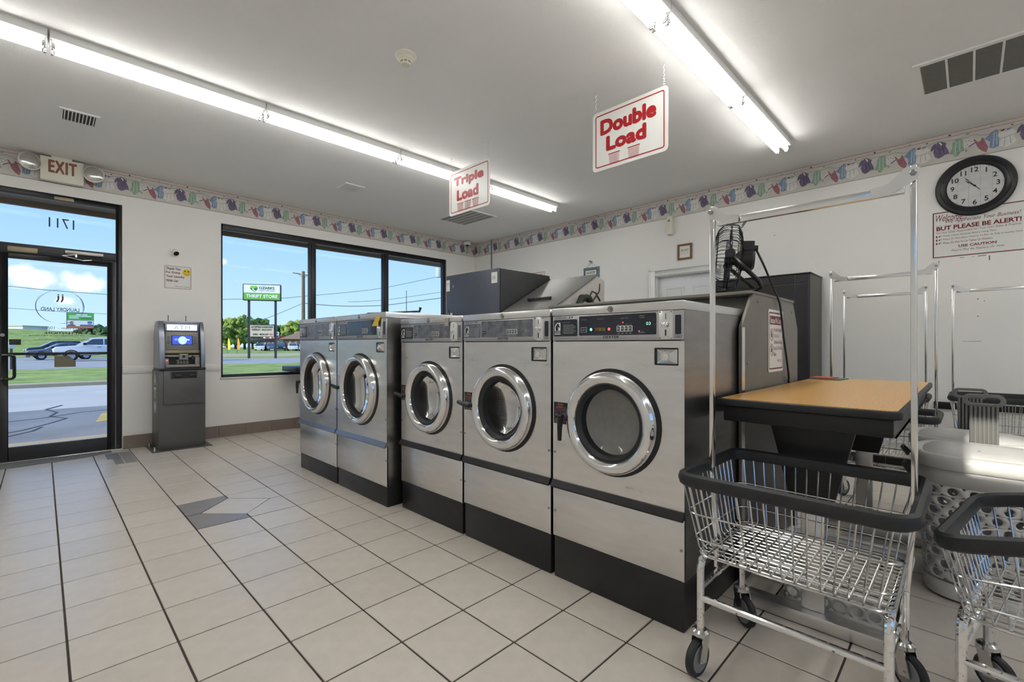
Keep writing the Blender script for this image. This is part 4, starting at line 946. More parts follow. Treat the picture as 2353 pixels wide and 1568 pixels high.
MB(F).box(-.21, .213, .868, .893, -.35, .03).build('shelf_edge', 'black_plastic', t, bevel=.003)
sec = [(.893, .03, -.36), (1.0, .035, -.36), (1.15, .02, -.35), (1.28, -.01, -.33), (1.38, -.05, -.28), (1.412, -.08, -.24)]
side = [(z1, v) for v, z1, z0 in sec]+[(z0, v) for v, z1, z0 in reversed(sec)]
for s, u0, u1 in ((-1, -.212, -.162), (1, .168, .208)):
    b = MB(F); a = [b.P((u0, v, z)) for z, v in side]; c = [b.P((u1, v, z)) for z, v in side]
    n = len(side)
    for i in range(n): b.quad(a[i], a[(i+1)%n], c[(i+1)%n], c[i])
    b.f += [a[::-1], c]; b.m += [0, 0]; b.build('side_cheek', 'atm_silver', t, bevel=.005)
b = MB(F); b.box(-.165, .17, 1.38, 1.414, -.24, -.06); b.box(-.16, .165, .893, 1.38, -.33, -.1); b.build('head_shell', 'atm_silver', t, bevel=.004)
hd = MB(F).box(-.155, .16, 1.30, 1.385, -.1, -.045).build('header_box', 'atm_silver', t, bevel=.004)
hp = MB(F).box(-.135, .14, 1.312, 1.372, -.045, -.041).build('lit_header', 'atm_sign_on', hd, smooth=False)
b = MB(F); add_text(b, 'ATM', 0, 1.342, w=.15, h=.042, z=-.040, sp=1.2); b.build('header_letters', 'atm_silver', hp, smooth=False)
fp = MB(F); fp.prism([(-.155, 1.09), (.16, 1.09), (.155, 1.295), (-.15, 1.295)], -.1, -.04); fpo = fp.build('screen_panel', 'atm_beige', t, bevel=.004)
scn = MB(F).box(-.098, .1, 1.15, 1.255, -.04, -.034).build('screen_bezel', 'dark_print', fpo, bevel=.003)
sc2 = MB(F).box(-.09, .092, 1.155, 1.25, -.034, -.0325).build('screen', 'screen_on', scn, smooth=False)
b = MB(F); b.disc(.04, -.032, 20, o=(.005, 1.2, 0), ry=.045); b.box(.035, .07, 1.2, 1.215, -.0325, -.0318); b.box(-.07, -.01, 1.213, 1.217, -.0325, -.0318); b.box(-.07, -.03, 1.2, 1.204, -.0325, -.0318); b.build('screen_graphic', 'screen_bright', sc2, smooth=False)
for s in (-1, 1):
    for i in range(4): MB(F).box(s*.122-.012, s*.122+.012, 1.165+i*.022, 1.176+i*.022, -.041, -.037).build('side_key', 'atm_grey', fpo, bevel=.002)
MB(F).box(-.158, .162, 1.055, 1.088, -.1, -.015).build('trim_band', 'brass_plate', t, bevel=.003)
b = MB(F); b.box(-.158, -.03, 1.015, 1.04, -.1, -.02); b.box(-.03, .055, .985, 1.05, -.1, -.012); b.box(.06, .16, 1.01, 1.035, -.1, -.02); b.build('reader_fascia', 'atm_beige', t, bevel=.004)
b = MB(F); b.lathe([(.016, -.013), (.014, -.008), (0, -.008)], 16, o=(.012, 1.02, 0)); b.box(.085, .105, .985, 1.03, -.022, -.004); b.build('card_reader', 'dark_print', t)
MB(F).box(-.16, .165, .893, 1.06, -.105, -.06).build('keypad_recess', 'dark_print', t, smooth=False)
kp = MB(F); kp.prism([(-.155, .90), (.158, .90), (.158, .93), (-.155, .93)], -.06, .012); kp.box(-.158, -.125, .893, 1.0, -.06, .0); kp.box(.118, .16, .9, 1.01, -.06, .0); kpo = kp.build('keypad_deck', 'atm_beige', t, bevel=.003)
for i in range(4):
    for j in range(4): MB(F).box(-.045+i*.028, -.024+i*.028, .938+j*.0125, .947+j*.0125, -.06, -.035-j*.006).build('key', 'atm_beige', t, smooth=False)
b = MB(F); b.lathe([(.008, 0), (.006, .004), (0, .005)], 10, o=(-.142, .978, 0)); b.build('status_light', 'led_red_on', kpo)
MB(F).box(.216, .252, .475, .70, -.2, -.19).build('side_bracket', 'atm_grey', t, bevel=.002)
for x in (-.1, .065): b = MB(F); b.cyl((x, 1.41, -.2), (x, 1.485, -.2), .0035, 6); b.build('antenna', 'black_plastic', t)
b = MB(Matrix(((0,0,-1,-.2185), (-1,0,0,0), (0,1,0,0), (0,0,0,1))))
for i, ch in enumerate('ATM'): add_text(b, ch, -.21, .77-i*.155, w=.13, h=.125, bold=.03)
b.build('side_letters', 'sign_white', t, smooth=False)
for x, y in ((-.255, .04), (-.255, -.3)): b = MB(F); b.lathe([(.008, 0), (.008, .05), (0, .052)], 8, o=(x, .006, y), ax='y'); b.build('anchor_bolt', 'alu', t)

# ------------------------------------------------------------------ door mat
pm('mat_grey', srgb(128, 127, 124), .95, var=.12, scale=40, bump=.6, bscale=160)
o = MB().prism([(-.42, 6.33), (.3, 6.4), (.525, 6.52), (.52, 6.61), (-.45, 6.61)], .001, .011).build('door_mat', 'mat_grey', smooth=False)
tag(o, 'flat grey door mat in front of the street door', 'door mat')

# ------------------------------------------------------------------ right wall: clock and signs
t = thing('wall_clock', 'round black-framed wall clock with pale board face', 'clock', (B, -.03, 2.54)); F = frame((0, 0, 0), 'X')
b = MB(F); b.lathe([(.256, 0), (.256, .022), (.246, .035), (.226, .038), (.214, .03), (.205, .034), (.195, .03), (.183, .02), (.178, .012)], 56); b.build('rim', 'black_frame', t)
pm('clock_face', srgb(206, 206, 204), .5, var=.05, scale=9, stretch=(1, 1, 3))
for k in range(5):
    u0, u1 = -.18+k*.072, -.18+(k+1)*.072-.0015; b = MB(F); n = 6; pts = []
    for i in range(n+1): u = u0+(u1-u0)*i/n; pts.append((u, math.sqrt(max(1e-5, .18**2-u*u)), .0125))
    for i in range(n, -1, -1): u = u0+(u1-u0)*i/n; pts.append((u, -math.sqrt(max(1e-5, .18**2-u*u)), .0125))
    b.poly(pts); b.build('face_board', 'clock_face', t, smooth=False)
b = MB(F); b.lathe([(0, .011), (.18, .011)], 40); b.build('face_back', 'grey_print', t)
b = MB(F)
for h_ in range(1, 13):
    a = PI/2-h_*PI/6; add_text(b, str(h_), .142*math.cos(a), .142*math.sin(a), h=.042, z=.0135, bold=.018)
for k in range(60):
    a = k*PI/30; r0, r1 = .17, (.174 if k % 5 else .176); d = .0008 if k % 5 else .002
    b.poly([(r*math.cos(a)-s*d*math.sin(a), r*math.sin(a)+s*d*math.cos(a), .0135) for r, s in ((r0, -1), (r1, -1), (r1, 1), (r0, 1))])
b.build('numerals', 'dark_print', t, smooth=False)
def hand(ang, L, tail, w):
    c, s = math.cos(ang), math.sin(ang); b = MB(F @ Matrix.Rotation(ang, 4, 'Z')); z = .018
    b.poly([(-tail, -w, z), (0, -w*1.2, z), (L*.55, -w*.8, z), (L*.62, -w*2, z), (L*.72, -w*.8, z), (L, 0, z), (L*.72, w*.8, z), (L*.62, w*2, z), (L*.55, w*.8, z), (0, w*1.2, z), (-tail, w, z)]); return b
hand(PI/2+.82, .088, .0, .003).build('hour_hand', 'dark_print', t, smooth=False)
hand(PI/2+.66, .125, .052, .0022).build('minute_hand', 'dark_print', t, smooth=False)
b = MB(F); b.lathe([(.008, .016), (.007, .021), (0, .022)], 14); b.build('hub', 'dark_print', t)

t = thing('welcome_sign', 'large white and maroon welcome and safety sign below the clock', 'sign', (B, -.045, 2.146)); F = frame((0, 0, 0), 'X')
MB(F).box(-.293, .293, -.212, .21, 0, .003).build('board', 'sign_white', t)
b = MB(F); ringplate(b, rrect(.574, .41, .006, 3), rrect(.558, .394, .004, 3), .0025, .0037)
def L(q, u, v, w, h, **k): add_text(b, q, u, v, w=w, h=h, z=.0038, **k)
L('Welcome...', -.165, .152, .2, .06, shear=.35)
L('We Appreciate Your Business!', .03, .112, .46, .042, shear=.4)
b.box(-.265, .265, .0835, .0845, .0025, .0037); L('BUT PLEASE BE ALERT!', 0, .058, .525, .038, bold=.035); b.box(-.265, .265, .033, .034, .0025, .0037)
L('You Are Solely Responsible For Your Own Safety & Property', 0, .017, .525, .02, shear=.25)
L('Please Check Machines Before Using Them', -.05, -.014, .335, .018)
L('Please Do Not Allow Children To Run Or Ride In Laundry Carts', .025, -.045, .485, .018)
L('Please Do Not Sit On Tables Or Washers', -.062, -.076, .31, .018)
L('USE CAUTION', 0, -.115, .235, .022, bold=.03); b.box(-.118, .118, -.133, -.132, .0025, .0037)
L('Floors May Be Slippery Or Wet', 0, -.152, .325, .02, shear=.25)
for v in (-.014, -.045, -.076): b.box(-.265, -.256, v-.01, v+.008, .0025, .0037); b.poly([(-.25, v-.004, .0038), (-.238, v-.006, .0038), (-.236, v+.002, .0038), (-.225, v+.004, .0038), (-.226, v+.007, .0038), (-.245, v+.004, .0038)])
b.build('lettering', 'maroon_print', t, smooth=False)

t = thing('picture_frame', 'small wooden framed IRONY print on the right wall', 'picture', (B, 2.572, 2.332)); F = frame((0, 0, 0), 'X')
b = MB(F); ringplate(b, rrect(.186, .196, .002, 1), rrect(.142, .152, .002, 1), 0, .022); b.build('frame', 'wood_frame', t, bevel=.002)
MB(F).box(-.075, .075, -.08, .08, 0, .008).build('print', 'sign_white', t, smooth=False)
b = MB(F); add_text(b, 'IRONY!', 0, .018, w=.1, h=.034, z=.009); add_text(b, 'the opposite of wrinkly', 0, -.02, w=.095, h=.009, z=.009, shear=.2); b.build('lettering', 'dark_print', t, smooth=False)
t = thing('air_freshener', 'cream wall-mounted air freshener just below the border', 'air freshener', (B, 2.76, 2.69)); F = frame((0, 0, 0), 'X')
b = MB(F); b.prism(rrect(.085, .25, .02, 5), 0, .06, top=rrect(.07, .235, .018, 5)); b.build('housing', 'ivory', t, bevel=.006)
b = MB(F); b.lathe([(.018, .058), (.015, .064), (0, .062)], 18, o=(0, .06, 0)); b.build('nozzle', 'brass_plate', t)
b = MB(F); b.prism([(-.03, -.01), (0, -.1), (.03, -.01), (.024, -.01), (0, -.08), (-.024, -.01)], .058, .062); b.build('front_ridge', 'ivory', t, smooth=False)
t = thing('hanging_plaque', 'small blue plaque reading LAUNDRY hung from a wall hook', 'plaque', (B, 3.995, 2.215)); F = frame((0, 0, 0), 'X')
pm('plaque_blue', srgb(104, 130, 140), .6, var=.3, scale=50)
MB(F).box(-.14, .14, -.085, .085, 0, .012).build('board', 'plaque_blue', t, bevel=.003)
MB(F).box(-.11, .105, -.045, .05, .012, .016).build('inner_frame', 'dark_print', t, bevel=.002)
MB(F).box(-.1, .095, -.036, .041, .016, .018).build('name_panel', 'sign_white', t, smooth=False)
b = MB(F); add_text(b, 'LAUNDRY', 0, .006, w=.165, h=.04, z=.0185, bold=.01, shear=.15); b.build('lettering', 'dark_print', t, smooth=False)
b = MB(F); b.tube([(-.1, .085, .008), (0, .165, .012), (.1, .085, .008)], .002, 5); b.lathe([(.012, 0), (.01, .03), (.018, .045), (0, .05)], 12, o=(0, .168, 0)); b.build('hook_and_string', 'steel_dark', t)
t = thing('wall_notice', 'red-bordered white notice half hidden behind the slate machine', 'sign', (B, 5.05, 2.15)); F = frame((0, 0, 0), 'X')
MB(F).box(-.15, .15, -.2, .2, 0, .003).build('board', 'sign_white', t, smooth=False)
b = MB(F); ringplate(b, rrect(.28, .38, .004, 2), rrect(.268, .368, .003, 2), .0025, .0035)
ringplate(b, [(.06+.055*math.cos(a), .1+.055*math.sin(a)) for a in [2*PI*i/20 for i in range(20)]], [(.06+.045*math.cos(a), .1+.045*math.sin(a)) for a in [2*PI*i/20 for i in range(20)]], .0025, .0035); b.build('red_print', 'red_print', t, smooth=False)
b = MB(); b.cyl((B-.012, 6.17, 1.0), (B-.012, 6.17, C), .0105, 10); pm('conduit_grey', srgb(120, 120, 120), .5, .3)
tag(b.build('conduit_pipe', 'conduit_grey'), 'thin grey vertical conduit in the corner of the right wall', 'pipe')
# ------------------------------------------------------------------ folding table
def laminate():
    m = bpy.data.materials.new('laminate'); m.use_nodes = True; nt = m.node_tree; p = nt.nodes['Principled BSDF']
    tc = N(nt, 'ShaderNodeTexCoord'); mp = N(nt, 'ShaderNodeMapping'); mp.inputs['Scale'].default_value = (1.2, 7, 1)
    nt.links.new(tc.outputs['Object'], mp.inputs[0])
    n1 = N(nt, 'ShaderNodeTexNoise'); n1.inputs['Scale'].default_value = 2.2; n1.inputs['Detail'].default_value = 3
    nt.links.new(mp.outputs[0], n1.inputs['Vector'])
    wv = N(nt, 'ShaderNodeTexWave'); wv.bands_direction = 'Y'; wv.inputs['Scale'].default_value = 5; wv.inputs['Distortion'].default_value = 9; wv.inputs['Detail'].default_value = 3; wv.inputs['Detail Scale'].default_value = 1.4
    nt.links.new(mp.outputs[0], wv.inputs['Vector'])
    cr = N(nt, 'ShaderNodeValToRGB'); nt.links.new(wv.outputs['Fac'], cr.inputs[0])
    cr.color_ramp.elements[0].color = (*srgb(204, 152, 76), 1); cr.color_ramp.elements[1].color = (*srgb(222, 172, 94), 1)
    nt.links.new(cr.outputs[0], p.inputs['Base Color']); p.inputs['Roughness'].default_value = .28
    MATS['laminate'] = m
laminate()
t = thing('folding_table', 'oak laminate folding table with black edge behind the front cart', 'table', (2.86, .462, 0))
TX0, TX1, TY0, TY1, TZ = 2.0-2.86, 3.74-2.86, .158-.462, .768-.462, .926
MB().prism(rrect(TX1-TX0, TY1-TY0, .035, 5, (TX0+TX1)/2, (TY0+TY1)/2), TZ-.03, TZ-.002).build('edge_band', 'rubber', t, bevel=.006)
MB().prism(rrect(TX1-TX0-.03, TY1-TY0-.03, .028, 5, (TX0+TX1)/2, (TY0+TY1)/2), TZ-.01, TZ).build('tabletop', 'laminate', t, smooth=False)
b = MB(); x0, x1, y0, y1 = TX0+.025, TX1-.025, TY0+.025, TY1-.025
b.box(x0, x0+.02, y0, y1, TZ-.095, TZ-.03); b.box(x1-.02, x1, y0, y1, TZ-.095, TZ-.03); b.box(x0+.02, x1-.02, y0, y0+.02, TZ-.095, TZ-.03); b.box(x0+.02, x1-.02, y1-.02, y1, TZ-.095, TZ-.03)
b.build('apron', 'black_plastic', t, bevel=.006)
for x in (2.215-2.86, 3.52-2.86):
    M = Matrix.Translation((x, 0, 0)) @ frame((0, 0, 0), 'X')
    MB(M).prism([(-.17, TZ-.03), (.17, TZ-.03), (.075, .50), (-.075, .50)], -.012, .012).build('gusset', 'black_plastic', t, bevel=.004)
    MB().box(x+.014, x+.045, -.042, .042, .055, TZ-.03).build('leg', 'steel', t, bevel=.004)
    MB().box(x-.03, x+.045, -.29, .25, .003, .055).build('foot_bar', 'steel', t, bevel=.004)
# magazines at the far end
pm('mag_red', srgb(190, 70, 40), .5, var=.3, scale=40); pm('mag_green', srgb(70, 110, 90), .5, var=.5, scale=50)
t = thing('magazine', 'folded colourful magazines lying at the far end of the table', 'magazine', (3.6, .66, TZ))
MB().prism([(-.1, -.08), (.08, -.1), (.1, .07), (-.08, .09)], 0, .006).build('magazine_cover', 'mag_green', t, smooth=False)
MB().prism([(-.08, -.02), (.06, -.05), (.09, .08), (-.05, .09)], .006, .012).build('magazine_cover', 'mag_red', t, smooth=False)

# ------------------------------------------------------------------ wire carts
def caster(t, x, y, ang, front=True):
    b = MB(); b.lathe([(0, .155), (.02, .155), (.03, .148), (.03, .136), (.024, .13)], 18, o=(x, y, 0)); b.cyl((x, y, .15), (x, y, .2), .012, 10)
    c, s = math.cos(ang), math.sin(ang); off = .022
    ax = Vector((-s, c, 0)); cx, cy = x+c*off, y+s*off
    for k in (-1, 1):
        p = Vector((cx, cy, 0))+ax*k*.021
        b.bar((x+ax.x*k*.021, y+ax.y*k*.021, .136), (p.x, p.y, .052), .004, .04, up=(c, s, 0))
    b.bar((x-ax.x*.022, y-ax.y*.022, .134), (x+ax.x*.022, y+ax.y*.022, .134), .045, .006)
    b.cyl((cx-ax.x*.026, cy-ax.y*.026, .062), (cx+ax.x*.026, cy+ax.y*.026, .062), .008, 10)
    cs = b.build('caster', 'chrome_worn', t)
    M = Matrix.Translation((cx, cy, .062)) @ Matrix.Rotation(ang+PI/2, 4, 'Z') @ Matrix.Rotation(PI/2, 4, 'Y')
    w = MB(M); w.lathe([(.046, -.013), (.056, -.013), (.062, -.007), (.062, .007), (.056, .013), (.046, .013)], 28); w.build('tyre', 'rubber', cs)
    w = MB(M); w.lathe([(0, -.012), (.03, -.011), (.044, -.014), (.046, -.012), (.046, .012), (.044, .014), (.03, .011), (0, .012)], 24); w.build('wheel_hub', 'hub_grey', cs)
pm('hub_grey', srgb(140, 142, 142), .45, .2, var=.08)
def rr3(w, l, r, z, n=4, tilt=0.0, cx=0, cy=0):
    return [(p[0], p[1], z - tilt*p[1]) for p in rrect(w, l, r, n, cx, cy)]
def cart(label, loc, rz, wx=.5, ly=.62, rim=.70, bot=.425, tilt=0.0, bar_z=1.68, bar=True, ang=(.2, .4, -.3, .1), wires=True, lean=0.0):
    t = thing('laundry_cart', label, 'laundry cart', loc, rz, group='wire laundry carts')
    # bumper rim
    b = MB(); b.tube(rr3(wx-.03, ly-.03, .06, rim-.02, 5, tilt), .021, 8, closed=True, flatten=(.8, 1.15)); b.build('rim_bumper', 'rubber', t)
    bw, bl = wx*.78, ly*.82
    w = MB(); rw = .0026
    def lerp(f): return (wx-.03)*(1-f)+bw*f, (ly-.03)*(1-f)+bl*f
    zt = lambda y, f: (rim-.03-tilt*y)*(1-f)+bot*f
    for f in (.42, .78, 1.0):                                # hoops
        a, c = lerp(f); w.tube([(p[0], p[1], zt(p[1], f)) for p in rrect(a, c, .05, 4)], .0032, 5, closed=True)
    nL, nW = 15, 12
    for i in range(nL):
        g = -1+2*(i+.5)/nL
        for s in (-1, 1):
            (a0, c0), (a1, c1) = lerp(0), lerp(1); y0, y1 = g*c0*.47, g*c1*.47
            w.tube([(s*a0/2, y0, zt(y0, 0)), (s*a1/2, y1, bot+.012), (s*(a1/2-.012), y1, bot)], rw, 4, caps=False)
        w.tube([(-bw/2+.01, g*bl*.47, bot), (bw/2-.01, g*bl*.47, bot)], rw, 4, caps=False)
    for i in range(nW):
        g = -1+2*(i+.5)/nW
        for s in (-1, 1):
            (a0, c0), (a1, c1) = lerp(0), lerp(1); x0, x1 = g*a0*.46, g*a1*.46
            w.tube([(x0, s*c0/2, zt(s*c0/2, 0)), (x1, s*c1/2, bot+.012), (x1, s*(c1/2-.012), bot)], rw, 4, caps=False)
    for i in range(14):
        g = -1+2*(i+.5)/14; w.tube([(g*bw*.48, -bl/2+.01, bot-.004), (g*bw*.48, bl/2-.01, bot-.004)], rw, 4, caps=False)
    w.build('wire_basket', 'chrome_worn', t)
    # legs and rails
    lx, ly2 = .205, .258
    for sy in (-1, 1):
        f = MB(); R = .045; top = bot-.015
        f.tube([(-lx, sy*ly2, .155), (-lx, sy*ly2, top-R), *[(-lx+R-R*math.cos(a), sy*ly2, top-R+R*math.sin(a)) for a in (.4, .8, 1.2)], (-lx+R, sy*ly2, top), (lx-R, sy*ly2, top), *[(lx-R+R*math.sin(a), sy*ly2, top-R+R*math.cos(a)) for a in (.4, .8, 1.2)], (lx, sy*ly2, top-R), (lx, sy*ly2, .155)], .0125, 10)
        f.build('leg_hoop', 'chrome', t)
        MB().tube([(-lx, sy*ly2, .30), (lx, sy*ly2, .30)], .0115, 10).build('end_rail', 'chrome', t)
    for sx in (-1, 1): MB().tube([(sx*lx, -ly2, .262), (sx*lx, ly2, .262)], .0115, 10).build('side_rail', 'chrome', t)
    bt = MB()
    for sx in (-1, 1):
        for sy in (-1, 1):
            for z in (.2, .225): bt.lathe([(.006, 0), (.006, .006), (0, .008)], 8, o=(sx*(lx+.012), sy*ly2, z), ax='x')
    bt.build('leg_bolts', 'steel_dark', t)
    k = 0
    for sx in (-1, 1):
        for sy in (-1, 1): caster(t, sx*lx, sy*ly2, ang[k]); k += 1
    if bar:
        yo = ly/2-.03
        for s in (-1, 1):
            u = MB(); zb = rim-.03-tilt*s*yo
            u.bar((0, s*(yo+lean), bar_z), (0, s*(yo), zb), .015, .023, up=(1, 0, 0)); u.bar((0, s*yo, zb), (0, s*(bl/2+.012), bot-.01), .015, .023, up=(1, 0, 0)); u.bar((0, s*(bl/2+.012), bot-.01), (0, s*(bl/2+.012), .295), .013, .023, up=(1, 0, 0))
            u.build('upright', 'alu', t, bevel=.002)
            g = MB(frame((-.015, 0, 0), 'X')); c = -s*(yo+lean)
            d = 1 if s > 0 else -1
            g.prism([(c-d*.016, bar_z-.012), (c-d*.01, bar_z-.045), (c+d*.055, bar_z-.08), (c+d*.10, bar_z-.08), (c+d*.10, bar_z-.052), (c+d*.06, bar_z-.045), (c+d*.016, bar_z-.004)], 0, .005) if d > 0 else g.prism([(c-d*.016, bar_z-.012), (c-d*.01, bar_z-.045), (c+d*.055, bar_z-.08), (c+d*.10, bar_z-.08), (c+d*.10, bar_z-.052), (c+d*.06, bar_z-.045), (c+d*.016, bar_z-.004)][::-1], 0, .005)
            q = g.build('corner_bracket', 'alu', t, smooth=False)
            g = MB(frame((-.02, 0, 0), 'X')); g.lathe([(.009, 0), (.009, .005), (.006, .008), (0, .008)], 6, o=(c, bar_z-.025, 0)); g.build('bolt', 'steel_dark', q)
        MB().bar((0, -(yo+lean)+.02, bar_z-.065), (0, (yo+lean)-.02, bar_z-.065), .02, .026).build('hanging_bar', 'alu', t, bevel=.002)
    return t
cart('front wire laundry cart with black rim and tall hanging bar', (1.83, .415, 0), 0, .575, .655, .705, .42, ang=(3.0, 3.02, 4.0, 4.07), bar_z=1.685, lean=-.002)
cart('wire cart with sloping black rim cut off by the right edge', (1.985, -.268, 0), -.146, .62, .62, .70, .40, tilt=.26, bar=False, ang=(3.1, 3.2, 4.1, 4.2))
cart('wire cart with hanging bar standing at the far end of the table', (4.08, .44, 0), 0, .5, .63, .70, .42, bar_z=1.69, ang=(2.2, .4, 1.2, -.4))
cart('wire cart with hanging bar in front of the right wall beyond the table', (5.27, .55, 0), 0, .5, .63, .72, .42, bar_z=1.66, ang=(.8, 2.1, -.4, .9))
cart('wire cart with hanging bar at the right wall behind the hampers', (5.33, -.19, 0), 0, .52, .64, .745, .42, bar_z=1.66, ang=(.1, 1.1, -.6, 2.2))
pm('bag_pale', srgb(190, 190, 172), .4, var=.12, scale=12)
b = MB(); random.seed(3)
n, kk = 14, 7; rings = []
for j in range(kk):
    f = j/(kk-1); r = .10*math.sin(PI*min(.98, .15+f*.8))**.7; rings.append([b.P((r*math.cos(2*PI*i/n)*(1+.25*random.uniform(-1, 1)), r*1.2*math.sin(2*PI*i/n)*(1+.25*random.uniform(-1, 1)), f*.3)) for i in range(n)])
for j in range(kk-1):
    for i in range(n): b.quad(rings[j][i], rings[j][(i+1)%n], rings[j+1][(i+1)%n], rings[j+1][i])
b.f.append(rings[0][::-1]); b.m.append(0); b.f.append(rings[-1]); b.m.append(0)
tag(b.build('plastic_bag', 'bag_pale', loc=(5.27, .40, .43), angle=20), 'crumpled pale plastic bag in the wire cart by the right wall', 'bag')

# ------------------------------------------------------------------ hampers with perforated sides
def perforated(mb, pos, nu, rows, hole=.34, n=12, stagger=True, hv=None, solid=None):
    hv = hv or hole
    """pos(u, v) gives a surface point, u in 0..1 round, rows = list of (v0, v1); every cell has a real hole"""
    for j, (v0, v1) in enumerate(rows):
        off = .5/nu if (stagger and j % 2) else 0
        for i in range(nu):
            u0, u1 = i/nu+off, (i+1)/nu+off; cu, cv = (u0+u1)/2, (v0+v1)/2; inn = []; out = []
            if solid and solid(cu % 1):
                mb.poly([pos(u0, v0), pos(cu, v0), pos(u1, v0), pos(u1, v1), pos(cu, v1), pos(u0, v1)]); continue
            for k in range(n):
                a = 2*PI*k/n; c, s = math.cos(a), math.sin(a); q = 1/max(abs(c), abs(s))
                inn.append(mb.P(pos(cu+c*hole*(u1-u0), cv+s*hv*(v1-v0)))); out.append(mb.P(pos(cu+c*.5*q*(u1-u0), cv+s*.5*q*(v1-v0))))
            for k in range(n): mb.quad(inn[k], out[k], out[(k+1)%n], inn[(k+1)%n])
def hamper(label, x, y, h, r):
    t = thing('laundry_hamper', label, 'hamper', (x, y, 0), 0, group='white perforated hampers')
    def sq(a): return 1/((abs(math.cos(a))**3.2+abs(math.sin(a))**3.2)**(1/3.2))
    def pos(u, v):
        a = 2*PI*u; q = r*(.86+.13*v/h)*sq(a)
        return (q*math.cos(a), q*math.sin(a), v)
    b = MB(); nu = 22; rows = []; v = .09; dv = (h-.225)/9
    for j in range(9): rows.append((v, v+dv)); v += dv
    perforated(b, pos, nu, rows, .24, 14, True, .37, lambda u: .57 < u < .76 or u < .04 or u > .96 or .18 < u < .24)
    def band(z0, z1, k=48):
        for i in range(k): b.poly([pos(i/k, z0), pos((i+1)/k, z0), pos((i+1)/k, z1), pos(i/k, z1)])
    band(.012, .08); band(v, h-.03); b.poly([pos(i/48, .012) for i in range(48)][::-1])
    bd = b.build('perforated_body', 'hamper', t)
    sm = bd.modifiers.new('wall', 'SOLIDIFY'); sm.thickness = .003; sm.offset = -1
    def lid(s, z): return [(r*s*sq(2*PI*i/48)*math.cos(2*PI*i/48), r*s*sq(2*PI*i/48)*math.sin(2*PI*i/48), z) for i in range(48)]
    L = MB(); prof = [(1.02, h-.06), (1.045, h-.052), (1.05, h-.02), (1.02, h-.004), (.95, h+.002), (.88, h-.006), (.82, h+.004), (.5, h+.012), (.2, h+.015)]
    rg = [[L.P(p) for p in lid(s, z)] for s, z in prof]
    for j in range(len(rg)-1):
        for i in range(48): L.quad(rg[j][i], rg[j][(i+1)%48], rg[j+1][(i+1)%48], rg[j+1][i])
    L.f.append(rg[-1]); L.m.append(0)
    lo = L.build('lid', 'hamper', t, angle=50)
    b = MB(); add_text(b, 'S', -.09, .02, h=.018, z=h+.0155, rot=-PI/2); b.build('lid_mark', 'dark_print', lo, smooth=False)
    # grey ribbed pull handle behind the lid
    b = MB(); hx = r*1.06
    for i in range(7): y0 = -.052+i*.0155; b.box(hx-.004, hx+.02, y0, y0+.009, .2, h+.185)
    b.box(hx+.014, hx+.02, -.053, .053, .2, h+.185)
    hd = b.build('ribbed_handle', 'hamper_grey', t, bevel=.001, seg=1)
    b = MB(frame((hx+.012, 0, h+.215), 'X')); o_ = rrect(.155, .062, .03, 6); i_ = rrect(.115, .03, .0145, 6); ringplate(b, o_, i_, -.008, .008); b.build('grip', 'hamper_grey', hd, bevel=.003)
    for s in (-1, 1):
        b = MB(); b.tube([(-.05, s*r*1.05, h-.14), (-.03, s*(r*1.05+.03), h-.1), (.03, s*(r*1.05+.03), h-.1), (.05, s*r*1.05, h-.14)], .009, 8); b.build('side_grip', 'hamper_grey', t)
    return t
hamper('nearer white perforated hamper with grey ribbed handle', 3.06, -.05, .655, .245)
hamper('farther white perforated hamper standing under the table corner', 3.62, -.0, .645, .245)
# low white basket under the table
t = thing('plastic_basket', 'low white plastic basket with oval holes on the floor under the table', 'basket', (2.47, .40, 0))
BW, BL, BH = .30, .46, .25; r_ = .05
def per(u, v):
    P_ = rrect(BW*(.86+.14*v/BH), BL*(.88+.12*v/BH), r_, 6); n = len(P_); f = (u % 1)*n; i = int(f); g = f-i; a, c = P_[i % n], P_[(i+1) % n]; return (a[0]*(1-g)+c[0]*g, a[1]*(1-g)+c[1]*g, v)
# walk the outline by length
def per2(u, v):
    P_ = rrect(BW*(.86+.14*v/BH), BL*(.88+.12*v/BH), r_, 6); n = len(P_); Ls = [math.dist(P_[i], P_[(i+1)%n]) for i in range(n)]; T = sum(Ls); d = (u % 1)*T
    for i in range(n):
        if d <= Ls[i]: g = d/Ls[i]; a, c = P_[i], P_[(i+1)%n]; return (a[0]*(1-g)+c[0]*g, a[1]*(1-g)+c[1]*g, v)
        d -= Ls[i]
    return (*P_[0], v)
b = MB(); perforated(b, per2, 22, [(.03, .085), (.085, .14), (.14, .195)], .36, 12)
for z0, z1 in ((.004, .03), (.195, BH)):
    for i in range(44): b.poly([per2(i/44, z0), per2((i+1)/44, z0), per2((i+1)/44, z1), per2(i/44, z1)])
b.poly([per2(i/44, .004) for i in range(44)]); o = b.build('perforated_body', 'hamper', t); sm = o.modifiers.new('wall', 'SOLIDIFY'); sm.thickness = .003
b = MB(); b.tube([per2(i/44, BH) for i in range(44)], .008, 6, closed=True); b.build('rim', 'hamper', t)
b = MB(Matrix.Translation((-BW*.455, 0, 0)) @ frame((0, 0, 0), 'X')); add_text(b, 'Lost & Found', .19, .12, w=.15, h=.02, z=.004, rot=PI/2, shear=.3); b.build('handwriting', 'grey_print', t, smooth=False)

